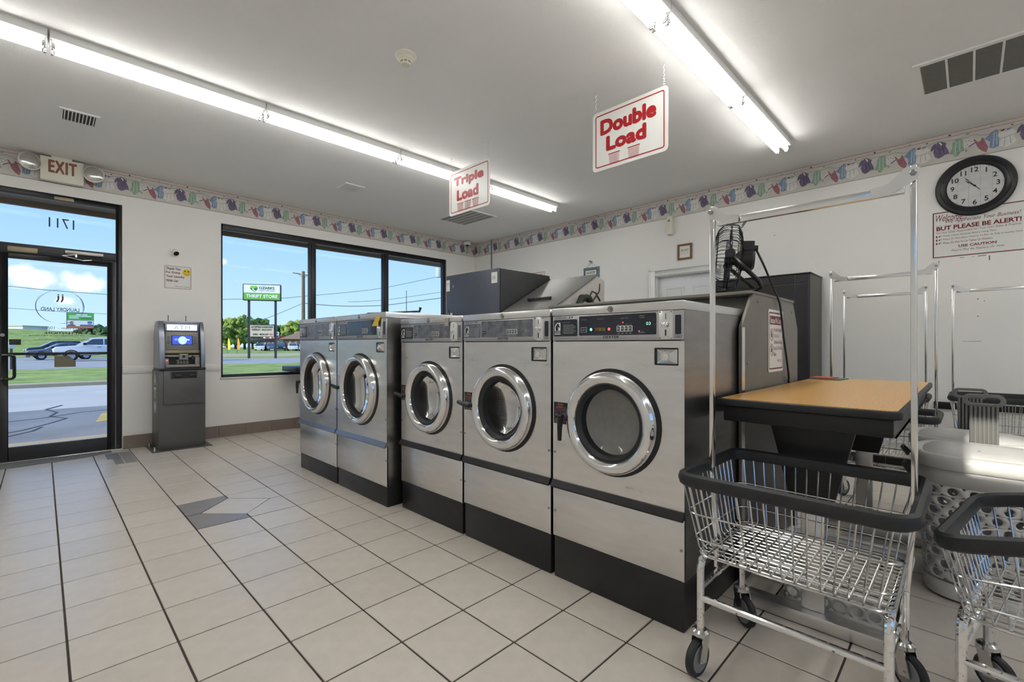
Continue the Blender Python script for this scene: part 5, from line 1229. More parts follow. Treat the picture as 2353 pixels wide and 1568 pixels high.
# ------------------------------------------------------------------ fan on the bulkhead
fc = Vector((2.70, .96, 1.625))
t = thing('floor_fan', 'black wire-caged fan standing on the grey housing', 'fan', (fc.x, fc.y, 1.424))
axd = Vector((-.36, .93, .08)).normalized(); M = Matrix.Translation((0, 0, fc.z-1.424)) @ axd.to_track_quat('Z', 'Y').to_matrix().to_4x4(); RF = .195
b = MB(M)
prof = [(.03, .085), (.1, .082), (.16, .066), (.188, .04), (RF, .0), (.188, -.035), (.15, -.055), (.09, -.064), (.04, -.066)]
for k in range(54):
    a = 2*PI*k/54; b.tube([(r*math.cos(a), r*math.sin(a), z) for r, z in prof], .0015, 4, caps=False)
for r, z, w_ in ((RF+.001, 0, .0045), (.165, .063, .002), (.11, .08, .002), (.165, -.047, .002), (.03, .085, .003), (.045, -.066, .003)): b.tube([(r*math.cos(a), r*math.sin(a), z) for a in [2*PI*i/40 for i in range(40)]], w_, 5, closed=True)
for k in range(4): a = PI/4+k*PI/2; b.tube([(r*math.cos(a)*1.01, r*math.sin(a)*1.01, z*1.02) for r, z in prof], .003, 5, caps=False)
b.tube([(-.03, RF-.01, -.05), (-.03, RF+.03, -.075), (.03, RF+.03, -.075), (.03, RF-.01, -.05)], .0035, 6)
b.build('cage', 'black_gloss', t)
b = MB(M); b.lathe([(0, -.13), (.045, -.128), (.06, -.115), (.06, -.06), (.03, -.03), (.025, .02), (0, .025)], 24); b.box(-.03, .03, .03, .1, -.12, -.065); b.lathe([(.016, -.14), (.018, -.12)], 14, o=(0, .065, 0)); b.lathe([(0, -.14), (.016, -.14)], 14, o=(0, .065, 0)); b.build('motor', 'black_plastic', t)
pm('fan_blade', srgb(60, 62, 64), .35, .3)
for k in range(3):
    a0 = k*2*PI/3; b = MB(M); n = 6; A1, A2 = [], []
    for i in range(n+1):
        f = i/n; r = .025+f*.135; wd = .35+.45*math.sin(PI*min(1, f*.9+.1)); 
        A1.append(b.P((r*math.cos(a0-wd*.5), r*math.sin(a0-wd*.5), -.012))); A2.append(b.P((r*math.cos(a0+wd*.6), r*math.sin(a0+wd*.6), .02)))
    for i in range(n): b.quad(A1[i], A1[i+1], A2[i+1], A2[i])
    o = b.build('blade', 'fan_blade', t); sm = o.modifiers.new('wall', 'SOLIDIFY'); sm.thickness = .002
b = MB(); side = Vector((-axd.y, axd.x, 0)).normalized(); bk = Vector((-axd.x, -axd.y, 0)).normalized(); zc = fc.z-1.424
for s in (-1, 1):
    p0 = Vector((0, 0, zc)) + side*s*(RF+.012); q = side*s
    b.tube([p0, p0+bk*.05+Vector((0, 0, -.06)), Vector((0, 0, .055))+q*.17+bk*.135, Vector((0, 0, .025))+q*.15+bk*.15, Vector((0, 0, .0115))+q*.14+bk*.12, Vector((0, 0, .0115))+q*.13-bk*.06], .0115, 8)
b.tube([Vector((0, 0, .0115))+side*.13-bk*.06, Vector((0, 0, .0115))-side*.13-bk*.06], .0115, 8)
st = b.build('stand', 'black_gloss', t)
for s in (-1, 1):
    p0 = Vector((0, 0, zc)) + side*s*(RF+.018); d = side*s; Mk = Matrix.Translation(p0) @ d.to_track_quat('Z', 'Y').to_matrix().to_4x4()
    b = MB(Mk); b.lathe([(.01, -.02), (.012, 0), (.026, .002), (.026, .014), (.02, .018), (0, .018)], 10); b.build('tilt_knob', 'black_plastic', t)
cp = [fc+(-axd)*.13+Vector((0, 0, .07)), fc+(-axd)*.16+Vector((0, -.01, -.02)), Vector((2.9, .79, 1.47)), Vector((2.93, .765, 1.38)), Vector((2.99, .762, 1.2)), Vector((3.06, .762, 1.06)), Vector((3.10, .762, .96)), Vector((3.14, .772, .9)), Vector((3.2, .776, .5)), Vector((3.25, .77, .02))]
def smooth_path(P_, n=6):
    out = []
    for i in range(len(P_)-1):
        p0, p1, p2, p3 = P_[max(i-1, 0)], P_[i], P_[i+1], P_[min(i+2, len(P_)-1)]
        for k in range(n):
            f = k/n; out.append(.5*((2*p1)+(p2-p0)*f+(2*p0-5*p1+4*p2-p3)*f*f+(3*p1-p0-3*p2+p3)*f**3))
    return out+[P_[-1]]
b = MB(); b.tube([p-Vector((fc.x, fc.y, 1.424)) for p in smooth_path(cp)], .0055, 6); b.build('power_cord', 'black_plastic', t)
# ------------------------------------------------------------------ outside: ground
pm('asphalt_dark', srgb(138, 136, 136), .9, var=.16, scale=.9, bump=.3, bscale=30); pm('asphalt_light', srgb(194, 188, 180), .9, var=.08, scale=.7, bump=.2, bscale=30)
pm('concrete_tan', srgb(186, 168, 138), .9, var=.08, scale=2); pm('road_grey', srgb(164, 162, 160), .9, var=.06, scale=.3)
def grassmat():
    m = bpy.data.materials.new('grass'); m.use_nodes = True; nt = m.node_tree; p = nt.nodes['Principled BSDF']; p.inputs['Roughness'].default_value = .9
    tc = N(nt, 'ShaderNodeTexCoord'); mp = N(nt, 'ShaderNodeMapping'); mp.inputs['Scale'].default_value = (.9, .9, 1); nt.links.new(tc.outputs['Object'], mp.inputs[0])
    n1 = N(nt, 'ShaderNodeTexNoise'); n1.inputs['Scale'].default_value = .9; n1.inputs['Detail'].default_value = 10; n1.inputs['Roughness'].default_value = .75; nt.links.new(mp.outputs[0], n1.inputs['Vector'])
    cr = N(nt, 'ShaderNodeValToRGB'); nt.links.new(n1.outputs['Fac'], cr.inputs[0])
    cr.color_ramp.elements[0].position = .36; cr.color_ramp.elements[0].color = (*srgb(104, 128, 48), 1); cr.color_ramp.elements[1].position = .66; cr.color_ramp.elements[1].color = (*srgb(176, 186, 96), 1)
    nt.links.new(cr.outputs[0], p.inputs['Base Color']); MATS['grass'] = m
grassmat()
GZ = -.12
def slab(name, mat, poly, z0, z1, parent=None):
    o = MB().prism(poly, z0, z1).build(name, mat, parent, smooth=False); 
    if parent is None: struct(o)
    return o
slab('sidewalk', 'concrete_tan', [(-30, A+TH), (40, A+TH), (40, 8.35), (-30, 8.35)], GZ-.2, GZ+.06)
slab('rear_lot', 'asphalt_light', [(-80, -80), (90, -80), (90, YR-TH), (-80, YR-TH)], GZ-.2, GZ)  # this and the side lot: unseen ground, added for warmer bounce light
slab('side_lot', 'asphalt_light', [(-80, YR-TH), (XL-TH, YR-TH), (XL-TH, A+TH), (-80, A+TH)], GZ-.2, GZ)
slab('parking_lot', 'asphalt_dark', [(-60, 8.35), (80, 8.35), (80, 13.2), (-60, 12.6)], GZ-.2, GZ)
slab('driveway', 'asphalt_light', [(-60, 12.6), (80, 13.2), (80, 20), (-60, 19.4)], GZ-.2, GZ-.004)
slab('kerb', 'concrete_tan', [(-60, 19.4), (80, 20), (80, 20.7), (-60, 20.1)], GZ-.2, GZ+.1)
slab('lawn', 'grass', [(-60, 20.1), (80, 20.7), (80, 34), (-60, 34)], GZ-.2, GZ+.02)
slab('main_road', 'road_grey', [(-120, 34), (160, 34), (160, 46.5), (60, 47), (14, 47.5), (2, 66), (-120, 74)], GZ-.2, GZ-.01)
slab('far_lawn', 'grass', [(-160, 60), (2, 60), (14, 46), (160, 46), (300, 300), (-300, 300)], GZ-.3, GZ-.03)
slab('far_road', 'concrete_tan', [(8, 63), (20, 56), (60, 50), (160, 40), (160, 52), (60, 66), (30, 74), (8, 78)], GZ-.2, GZ-.012)
# yellow paint mark and cracks of the lot
pm('paint_yellow', srgb(196, 170, 96), .9, var=.2, scale=6); pm('crack_dark', srgb(62, 62, 66), .9)
lot_marks = MB().prism([(.62, 10.2), (.92, 10.35), (.9, 11.5), (.78, 11.45)], GZ, GZ+.004)
tag(lot_marks.build('road_marking', 'paint_yellow', smooth=False), 'faded yellow paint mark on the asphalt outside the door', 'road marking')
b = MB(); random.seed(5)
for pts in ([(-.6, 9.6), (-.2, 10.0), (.1, 10.6), (.3, 11.1), (.1, 11.6), (.2, 12.2), (.05, 12.9), (.3, 13.6)], [(-.6, 11.2), (0, 11.4), (.5, 11.9), (1.2, 12.1)], [(-.5, 9.2), (-.1, 9.8), (0, 10.2)]):
    for i in range(len(pts)-1):
        a, c = Vector((*pts[i], GZ+.003)), Vector((*pts[i+1], GZ+.003)); n = (c-a).cross(Vector((0, 0, 1))).normalized()*.02
        b.poly([a-n, c-n, c+n, a+n])
b.build('surface_cracks', 'crack_dark', bpy.data.objects['parking_lot'], smooth=False)
# grassy hill with flat top
b = MB(); nx, ny = 30, 12; ids = []
for j in range(ny+1):
    row = []
    for i in range(nx+1):
        x = -70+i*130/nx; y = 78+j*210/ny; f = min(1, max(0, (y-80)/45)); f = f*f*(3-2*f); e = min(1, max(0, (34-x)/34)); row.append(b.P((x, y, GZ-.05+f*4.4*e)))
    ids.append(row)
for j in range(ny):
    for i in range(nx): b.quad(ids[j][i], ids[j][i+1], ids[j+1][i+1], ids[j+1][i])
struct(b.build('hill', 'grass'))
MB().prism([(9, 92), (11, 92), (17, 122), (13, 122)], 1.0, 1.02).build('hill_path', 'concrete_tan', bpy.data.objects['hill'], smooth=False) if False else None

# ------------------------------------------------------------------ cars
pm('car_white', srgb(226, 226, 226), .25, coat=.5, var=.01); pm('car_black', srgb(40, 42, 50), .25, .2, coat=.5); pm('car_grey', srgb(108, 112, 124), .3, .4, coat=.5); pm('car_red', srgb(170, 40, 44), .3, coat=.4); pm('car_silver', srgb(196, 200, 206), .3, .3)
pm('car_glass', srgb(70, 82, 96), .12, var=.1); pm('tyre_black', srgb(30, 30, 31), .8); pm('rim_grey', srgb(170, 172, 175), .3, .7); pm('lamp_amber', srgb(220, 120, 60), .3); pm('lamp_clear', srgb(214, 208, 190), .2)
def car(label, loc, rz, paint, kind, cat='car', small=False):
    """local -x is the front"""
    t = thing('parked_car' if small else cat, label, cat if not small else 'car', loc, rz)
    if kind == 'pickup':
        body = [(-2.75, .55), (-2.78, .95), (-2.6, 1.12), (-1.45, 1.22), (-1.3, 1.24), (2.9, 1.26), (2.95, .6), (2.2, .5), (-2.2, .48)]; roof = [(-1.42, 1.23), (-.62, 1.80), (-.3, 1.86), (.9, 1.87), (1.25, 1.8), (1.38, 1.25)]
        wins = [[(-1.05, 1.29), (-.5, 1.74), (.12, 1.76), (.12, 1.29)], [(.2, 1.29), (.2, 1.76), (1.05, 1.74), (1.2, 1.29)]]; wx = (-1.75, 1.75); wr = .40; W = 1.95
    elif kind == 'suv':
        body = [(-2.3, .45), (-2.35, .8), (-2.2, .98), (-1.25, 1.1), (2.2, 1.12), (2.3, .9), (2.3, .45)]; roof = [(-1.3, 1.09), (-.4, 1.62), (0, 1.68), (1.5, 1.66), (2.15, 1.12)]
        wins = [[(-.95, 1.14), (-.3, 1.57), (.25, 1.61), (.25, 1.14)], [(.32, 1.14), (.32, 1.61), (1.05, 1.6), (1.1, 1.14)]]; wx = (-1.45, 1.4); wr = .36; W = 1.85
    else:
        body = [(-2.3, .35), (-2.36, .62), (-2.2, .78), (-1.1, .93), (2.1, .97), (2.3, .8), (2.3, .35)]; roof = [(-1.15, .92), (-.35, 1.38), (0, 1.44), (.8, 1.42), (1.75, .97)]
        wins = [[(-.85, .97), (-.25, 1.35), (.2, 1.37), (.2, .97)], [(.27, .97), (.27, 1.37), (.8, 1.35), (1.35, .97)]]; wx = (-1.45, 1.35); wr = .33; W = 1.8
    G = frame((0, 0, 0), 'Y')
    MB(G).prism(body, -W/2, W/2).build('body', paint, t, bevel=.07, seg=3)
    b = MB(G); b.prism(roof, 0, W/2, top=[(x, z) for x, z in roof]); 
    b = MB(); a, c = [], []
    zmin = min(z for x, z in roof)
    for s, L in ((-1, a), (1, c)):
        for x, z in roof: L.append(b.P((x, s*(W/2-.05-(z-zmin)*.22), z)))
    n = len(roof)
    for i in range(n): b.quad(a[i], a[(i+1)%n], c[(i+1)%n], c[i])
    b.f += [a[::-1], c]; b.m += [0, 0]; b.build('cabin', paint, t, bevel=.04, seg=2)
    for s in (-1, 1):
        for q in wins:
            b = MB(); v = [(x, s*(W/2-.045-(z-zmin)*.22), z) for x, z in q]; b.poly(v if s < 0 else v[::-1]); b.build('side_window', 'car_glass', t, smooth=False)
    b = MB(); (x0, z0), (x1, z1) = roof[0], roof[1]; b.poly([(x0-.0, -W/2+.15, z0+.03), (x0, W/2-.15, z0+.03), (x1-.05, W/2-.28, z1), (x1-.05, -W/2+.28, z1)]); b.build('windscreen', 'car_glass', t, smooth=False)
    for x in wx:
        for s in (-1, 1):
            b = MB(); b.lathe([(wr*.6, -.1), (wr*.94, -.11), (wr, -.07), (wr, .07), (wr*.94, .11), (wr*.6, .1)], 24, o=(x, s*(W/2-.1), wr), ax='y'); w = b.build('tyre', 'tyre_black', t)
            b = MB(); b.lathe([(wr*.62, -.09), (wr*.5, -.06), (0, -.05)], 20, o=(x, s*(W/2-.1), wr), ax='y'); b.lathe([(wr*.62, .09), (wr*.5, .06), (0, .05)], 20, o=(x, s*(W/2-.1), wr), ax='y'); b.build('wheel', 'rim_grey', w)
            if s < 0:
                b = MB(); b.lathe([(wr*1.22, -W/2-.012), (wr*1.02, -W/2-.012)], 20, a0=-1.4, a1=1.4, o=(x, 0, wr), ax='y'); b.build('wheel_arch', 'tyre_black', t)
    for s in (-1, 1):
        fz = body[1][1]; b = MB(); b.box(body[1][0]-.015, body[1][0]+.2, s*(W/2-.22)-.18, s*(W/2-.22)+.19, fz-.12, fz+.04); b.build('headlight', 'lamp_clear', t, bevel=.03)
        b = MB(); b.box(body[1][0]+.2, body[1][0]+.34, s*(W/2-.03)-.02, s*(W/2-.03)+.045, fz-.1, fz+.0); b.build('side_lamp', 'lamp_amber', t, bevel=.01)
        b = MB(); b.box(wins[0][0][0]-.02, wins[0][0][0]+.18, s*(W/2+.06)-.09, s*(W/2+.06)+.09, wins[0][0][1]-.02, wins[0][0][1]+.15); b.build('wing_mirror', 'tyre_black', t, bevel=.03)
        b = MB(); b.box(body[-3][0]-.05, body[-3][0]+.02, s*(W/2-.12)-.1, s*(W/2-.12)+.13, .7, .95); b.build('tail_light', 'car_red', t, bevel=.01)
    b = MB(); b.box(body[0][0]-.06, body[0][0]+.2, -W/2+.02, W/2-.02, body[0][1]-.1, body[0][1]+.12); b.build('bumper', 'tyre_black' if kind == 'pickup' else paint, t, bevel=.03)
    for x in (wins[0][3][0]-.12,): 
        for s in (-1, 1): MB().box(x-.22, x, s*(W/2+.005)-.015, s*(W/2+.005)+.015, wins[0][0][1]-.2, wins[0][0][1]-.16).build('door_pull', 'car_glass', t)
    return t
car('white pickup truck waiting on the road outside the door', (3.35, 50.5, GZ-.01), 0, 'car_white', 'pickup', 'pickup')
car('grey car just ahead of the white pickup', (1.35, 56.5, GZ-.01), .08, 'car_grey', 'sedan')
car('black car seen at the far left through the door', (1.15, 66, GZ-.01), .12, 'car_black', 'suv')
car('dark car cut by the left edge of the shop window', (7.3, 44.0, GZ-.01), .1, 'car_black', 'suv')
for k, (px, pt, kd, lb) in enumerate(((598, 'car_white', 'suv', 'white parked car left of the readerboard posts by the red-roofed shop'), (610, 'car_red', 'sedan', 'red parked car half behind the first white parked car'), (623, 'car_grey', 'suv', 'grey parked car in the middle before the red-roofed shop'), (645, 'car_black', 'suv', 'black parked car right of the sign posts'), (672, 'car_white', 'suv', 'white parked car before the brown-roofed building'), (684, 'car_red', 'sedan', 'red parked car beside the far washer edge'), (697, 'car_silver', 'sedan', 'silver parked car farthest right beyond the window'))):
    d = 100+(0, 9, 0, 1, 0, 9, 1)[k]; p = at(px, 800, d); car(lb, (p.x, p.y, GZ-.02), 1.24+.06*(k % 3), pt, kd, small=True)

# ------------------------------------------------------------------ roadside signs
pm('sign_black', srgb(40, 42, 48), .5); pm('sign_green', srgb(98, 172, 60), .5, var=.03); pm('sign_cream', srgb(196, 186, 160), .6, var=.04); pm('oz_green', srgb(120, 200, 50), .5); pm('oz_dark', srgb(50, 104, 60), .5); pm('oz_white', srgb(226, 232, 238), .5)
c0 = at(603, 824, 43.7); SM = Matrix.Translation((c0.x, c0.y, GZ)) @ Matrix(((RT.x, 0, -FW.x), (RT.y, 0, -FW.y), (0, 1, 0))).to_4x4()
SM = Matrix.Translation((c0.x, c0.y, GZ)) @ Matrix.Rotation(.28, 4, 'Z') @ Matrix(((RT.x, 0, -FW.x), (RT.y, 0, -FW.y), (0, 1, 0))).to_4x4()
t = thing('roadside_sign', 'tall roadside sign on two black posts reading Ozarks Healthcare Thrift Store', 'sign', (0, 0, 0))
for u in (-1.13, 1.13): b = MB(SM); b.box(u-.09, u+.09, 0, 5.6, -.09, .09); b.build('post', 'sign_black', t)
cab = MB(SM).box(-1.6, 1.6, 5.42, 6.95, -.25, .25).build('cabinet', 'sign_black', t, bevel=.02)
fa = MB(SM).box(-1.5, 1.55, 6.13, 6.88, .25, .27).build('white_face', 'oz_white', cab, smooth=False)
fb = MB(SM).box(-1.5, 1.55, 5.49, 6.13, .25, .27).build('green_face', 'sign_green', cab, smooth=False)
b = MB(SM); add_text(b, 'THRIFT STORE', .02, 5.82, w=2.65, h=.32, z=.285, bold=.04); b.build('lettering', 'oz_white', fb, smooth=False)
b = MB(SM); add_text(b, 'OZARKS', .42, 6.6, w=1.3, h=.26, z=.285, bold=.02, m=0); add_text(b, 'HEALTHCARE', .42, 6.35, w=1.3, h=.14, z=.285, m=1)
hp_ = [(-.62, 6.22), (-.95, 6.45), (-.97, 6.7), (-.82, 6.8), (-.65, 6.74), (-.48, 6.8), (-.35, 6.7), (-.38, 6.45)]
b.poly([(x, y, .285) for x, y in hp_], 2); b.poly([(-.62, 6.22, .287), (-.95, 6.45, .287), (-.94, 6.56, .287), (-.7, 6.5, .287), (-.45, 6.62, .287), (-.36, 6.56, .287), (-.38, 6.45, .287)], 3); b.poly([(-.78, 6.56, .289), (-.66, 6.5, .289), (-.7, 6.44, .289), (-.5, 6.32, .289), (-.58, 6.26, .289), (-.78, 6.4, .289)], 4)
b.build('lettering', ['oz_dark', 'grey_print', 'oz_green', 'oz_dark', 'oz_white'], fa, smooth=False)
rb = MB(SM).box(-1.04, 1.04, 2.0, 3.16, -.12, .12).build('readerboard', 'sign_black', t, bevel=.01)
b = MB(SM).box(-1.0, 1.0, 2.05, 3.1, .12, .135).build('readerboard_face', 'sign_cream', rb, smooth=False)
q = MB(SM); add_text(q, 'ACCEPTING DONATIONS', .0, 2.94, w=1.85, h=.18, z=.145, bold=.03); add_text(q, 'TUESDAY  SALE DAY!', -.05, 2.69, w=1.7, h=.17, z=.145, bold=.03); add_text(q, 'OPEN   MON-SAT', -.12, 2.25, w=1.35, h=.17, z=.145, bold=.03); q.build('letters', 'dark_print', b, smooth=False)
q = MB(SM); add_text(q, '9-5', .75, 2.25, w=.26, h=.17, z=.145, bold=.03); q.build('letters', 'red_print', b, smooth=False)
MB(SM).box(-1.04, 1.04, 1.52, 1.88, -.08, .08).build('lower_panel', 'sign_black', t, bevel=.01)

c0 = at(184, 737, 92); SM = Matrix.Translation((c0.x, c0.y, 0)) @ Matrix.Rotation(.55, 4, 'Z') @ Matrix(((RT.x, 0, -FW.x), (RT.y, 0, -FW.y), (0, 1, 0))).to_4x4()
zc = c0.z; t = thing('billboard', 'two-panel green and white billboard seen through the street door', 'billboard', (0, 0, 0))
pm('bb_orange', srgb(196, 110, 60), .6); pm('bb_blue', srgb(70, 100, 190), .6); pm('bb_skin', srgb(170, 120, 90), .6); pm('bb_green', srgb(80, 180, 80), .6)
MB(SM).box(-2.0, 2.0, zc-1.55, zc+1.55, -.35, 0).build('cabinet', 'sign_black', t)
MB(SM).box(-1.9, 2.0, zc+.08, zc+1.5, 0, .03).build('upper_poster', 'bb_green', t, smooth=False)
MB(SM).box(-1.9, 2.0, zc-1.5, zc+.02, 0, .03).build('lower_poster', 'oz_white', t, smooth=False)
b = MB(SM)
for x0, x1, y in ((-.6, 1.1, 1.15), (-1.6, 1.7, .85), (-1.6, -.2, .5)): b.box(x0, x1, zc+y-.1, zc+y+.1, .03, .04, 0)
b.box(.1, 1.7, zc+.38, zc+.5, .03, .04, 4)
b.box(-1.9, 2.0, zc-1.5, zc-1.12, .03, .04, 1); b.disc(.26, .05, 14, m=2, o=(-1.25, zc-.5, 0), ry=.34); b.poly([(-1.9, zc-1.12, .045), (-.6, zc-1.12, .045), (-.8, zc-.85, .045), (-1.15, zc-.75, .045), (-1.7, zc-.8, .045)], 3)
b.box(1.1, 1.8, zc-.5, zc-.15, .03, .04, 3); b.box(.0, 2.0, zc-1.12, zc-.8, .03, .04, 3); b.box(1.15, 1.75, zc-.72, zc-.58, .03, .04, 5)
b.build('poster_print', ['oz_white', 'bb_orange', 'bb_skin', 'bb_blue', 'oz_dark', 'car_red'], t, smooth=False)
pm('rust_post', srgb(96, 74, 62), .8); MB(SM).box(-.25, .25, GZ, zc-1.5, -.3, -.05).build('post', 'rust_post', t)

# ------------------------------------------------------------------ utility pole and wires
pm('pole_wood', srgb(108, 94, 80), .9, var=.15, scale=3); pm('wire_black', srgb(52, 54, 58), .7)
p0 = at(697, 822, 62); t = thing('utility_pole', 'wooden utility pole with a crossarm left of the first mullion', 'utility pole', (p0.x, p0.y, 0))
top = at(697, 624, 62).z
b = MB(); b.tube([(0, 0, GZ), (0, 0, top)], [.26, .19], 10); b.build('pole', 'pole_wood', t)
b = MB(); q0 = at(673, 627, 62)-p0; q1 = at(712, 634, 62)-p0; q0.z = at(673, 627, 62).z; q1.z = at(712, 634, 62).z
b.bar(q0, q1, .12, .14); b.bar((0, 0, top-.9), q0*.6+Vector((0, 0, q0.z*.4)), .05, .05); b.bar((0, 0, top-.9), q1*.6+Vector((0, 0, q1.z*.4)), .05, .05); b.build('crossarm', 'pole_wood', t)
def wire(label, pts, r=.03, depth=None):
    P_ = [at(x, y, d) for x, y, d in pts]; b = MB(); b.tube(smooth_path(P_, 5), [max(r*.35, r*p.length/70) for p in smooth_path(P_, 5)], 5); tag(b.build('overhead_wire', 'wire_black'), label, 'wire', 'overhead wires')
wire('long overhead wire crossing behind the thrift store sign', [(430, 688, 60), (520, 688, 61), (640, 686, 62), (700, 681, 62), (800, 672, 56), (880, 662, 50), (1012, 635, 42)])
wire('overhead wire falling from the utility pole towards the left', [(470, 765, 90), (545, 755, 86), (620, 729, 76), (697, 697, 62)])
wire('thick sagging overhead wire right of the utility pole', [(697, 697, 62), (740, 701, 60), (800, 704, 56), (880, 702, 50), (960, 692, 45), (1016, 685, 41)], .045)
wire('middle overhead wire in the right-hand window panes', [(800, 694, 57), (880, 690, 51), (1018, 671, 42)], .028)
wire('overhead wire seen through the street door above the emblem', [(-60, 653, 52), (20, 658, 50), (120, 668, 48), (247, 677, 47), (330, 684, 46)], .03)
wire('faint lower overhead wire seen through the street door', [(-40, 705, 80), (30, 709, 80), (130, 716, 80), (247, 722, 80), (330, 728, 80)], .02)
p = at(934, 715, 70); b = MB(); b.tube([(p.x, p.y, GZ), (p.x, p.y, at(934, 668, 70).z)], [.08, .04], 6); tag(b.build('antenna_mast', 'wire_black'), 'thin bare mast in the right-hand window pane', 'mast')
pt = at(1024, 700, 41.5); pz = at(1006, 627, 41.5).z; pm('trans_grey', srgb(170, 182, 184), .5)
t = thing('utility_pole', 'second utility pole with grey transformer at the right edge of the window', 'utility pole', (pt.x, pt.y, 0))
b = MB(); b.tube([(0, 0, GZ), (0, 0, pz+1.4)], .17, 8); b.build('pole', 'pole_wood', t)
q = -RT*.62; b = MB(); b.lathe([(0, -.42), (.27, -.42), (.29, -.3), (.29, .36), (.22, .45), (0, .48)], 16, o=(q.x, q.y, pz)); b.build('transformer', 'trans_grey', t)
b = MB(); b.bar((0, 0, pz+.2), (q.x, q.y, pz+.2), .08, .12); b.bar((0, 0, pz-.2), (q.x, q.y, pz-.2), .08, .12); b.build('bracket', 'wire_black', t)

# ------------------------------------------------------------------ buildings far off
pm('bld_white', srgb(214, 216, 218), .8, var=.03); pm('bld_tan', srgb(196, 186, 168), .8, var=.04); pm('roof_red', srgb(196, 74, 52), .7, var=.08); pm('roof_brown', srgb(128, 108, 94), .8, var=.1, scale=2); pm('bld_wall', srgb(150, 128, 108), .8, var=.06); pm('bld_dark', srgb(60, 60, 66), .6)
def oriented(px, d, rot=0.0): p = at(px, 800, d); return Matrix.Translation((p.x, p.y, 0)) @ Matrix.Rotation(rot, 4, 'Z') @ Matrix(((RT.x, 0, -FW.x), (RT.y, 0, -FW.y), (0, 1, 0))).to_4x4()
M = oriented(622, 122); t = thing('shop_building', 'low shop with red roof band beyond the far road', 'building', (0, 0, 0))
MB(M).box(-3.6, 1.6, GZ-.1, 2.9, -6, 0).build('wall', 'bld_tan', t); MB(M).box(-3.9, 1.9, 2.6, 3.5, -6.2, .5).build('roof_band', 'roof_red', t)
for i in range(5): MB(M).box(-3.3+i*.98, -2.6+i*.98, .5, 2.3, 0, .05).build('window', 'bld_dark', t)
for i in range(3): MB(M).box(-3.2+i*1.6, -2.7+i*1.6, 2.85, 3.25, .5, .55).build('fascia_letter_block', 'oz_white', t)
M = oriented(676, 118); t = thing('shop_building', 'building with brown hipped roof beside the far washer', 'building', (0, 0, 0))
MB(M).box(-2.8, 5, GZ-.1, 2.7, -7, 0).build('wall', 'bld_wall', t)
b = MB(M); o_ = [(-3.6, 2.6, .9), (5.8, 2.6, .9), (5.8, 2.6, -8), (-3.6, 2.6, -8)]; i_ = [(1.2, 5.0, -2.6), (2.5, 5.0, -2.6), (2.5, 5.0, -4.4), (1.2, 5.0, -4.4)]
a = [b.P(q) for q in o_]; c = [b.P(q) for q in i_]
for i in range(4): b.quad(a[i], a[(i+1)%4], c[(i+1)%4], c[i])
b.f += [a[::-1], c]; b.m += [0, 0]; b.build('roof', 'roof_brown', t, smooth=False)
for i in range(4): MB(M).box(-2.3+i*1.5, -1.4+i*1.5, .5, 2.1, 0, .05).build('window', 'bld_dark', t)
for px, d, w, z0, z1, lb in ((34, 150, 5.2, 3.6, 7.2, 'white box building on the hill at the left of the door'), (78, 180, 6.4, 3.9, 6.4, 'long pale low building in the middle of the hill'), (140, 172, 11, 3.9, 6.2, 'long tan low building right on the hill below the lettering')):
    M = oriented(px, d); t = thing('hill_building', lb, 'building', (0, 0, 0)); MB(M).box(-w/2, w/2, z0-1.5, z1, -8, 0).build('wall', 'bld_white' if px == 34 else 'bld_tan', t); MB(M).box(-w/2-.2, w/2+.2, z1, z1+.25, -8.2, .3).build('roof', 'bld_tan', t)
    for i in range(4): MB(M).box(-w/2+.4+i*w/4, -w/2+.4+i*w/4+w/7, z0+.2, z0+1.3, 0, .05).build('window', 'bld_dark', t)
for px, py0, py1, d, w, lb, mt in ((571, 770, 775, 105, 1.2, 'small white sign board left of the sign post', 'bld_white'), (634, 763, 776, 105, .7, 'small red white and blue price sign right of the sign posts', 'bb_blue')):
    p = at(px, 800, d); M = oriented(px, d); t = thing('small_sign', lb, 'sign', (0, 0, 0)); zA, zB = at(px, py1, d).z, at(px, py0, d).z
    MB(M).box(-w, w, zA, zB, -.1, .1).build('board', 'bld_white' if mt == 'bld_white' else 'bld_white', t); MB(M).box(-.12, .12, GZ, zA, -.1, .1).build('post', 'rust_post', t)
    if mt == 'bb_blue': MB(M).box(-w*.8, w*.8, (zA+zB)/2, zB-.1, .1, .12).build('upper_face', 'bb_blue', t); MB(M).box(-w*.8, w*.8, zA+.15, (zA+zB)/2-.15, .1, .12).build('lower_face', 'car_red', t)
pm('flag_yellow', srgb(238, 208, 60), .7); pm('flag_orange', srgb(236, 150, 70), .7)
for px, mt, lb in ((523, 'flag_yellow', 'yellow feather flag near the left window edge'), (545, 'flag_orange', 'orange feather flag left of the sign posts')):
    p = at(px, 800, 70); t = thing('feather_flag', lb, 'flag', (p.x, p.y, GZ)); MB().tube([(0, 0, 0), (0, 0, 1.9), (RT.x*.1, RT.y*.1, 2.4)], .025, 6).build('flag_pole', 'wire_black', t)
    b = MB(); q = [(0.03, .5), (.42, .6), (.4, 1.5), (.26, 2.1), (.1, 2.4), (.03, 1.9)]
    for o_ in (0, .02): b.poly([(RT.x*x+FW.x*o_, RT.y*x+FW.y*o_, z) for x, z in q])
    b.build('flag_cloth', mt, t, smooth=False)

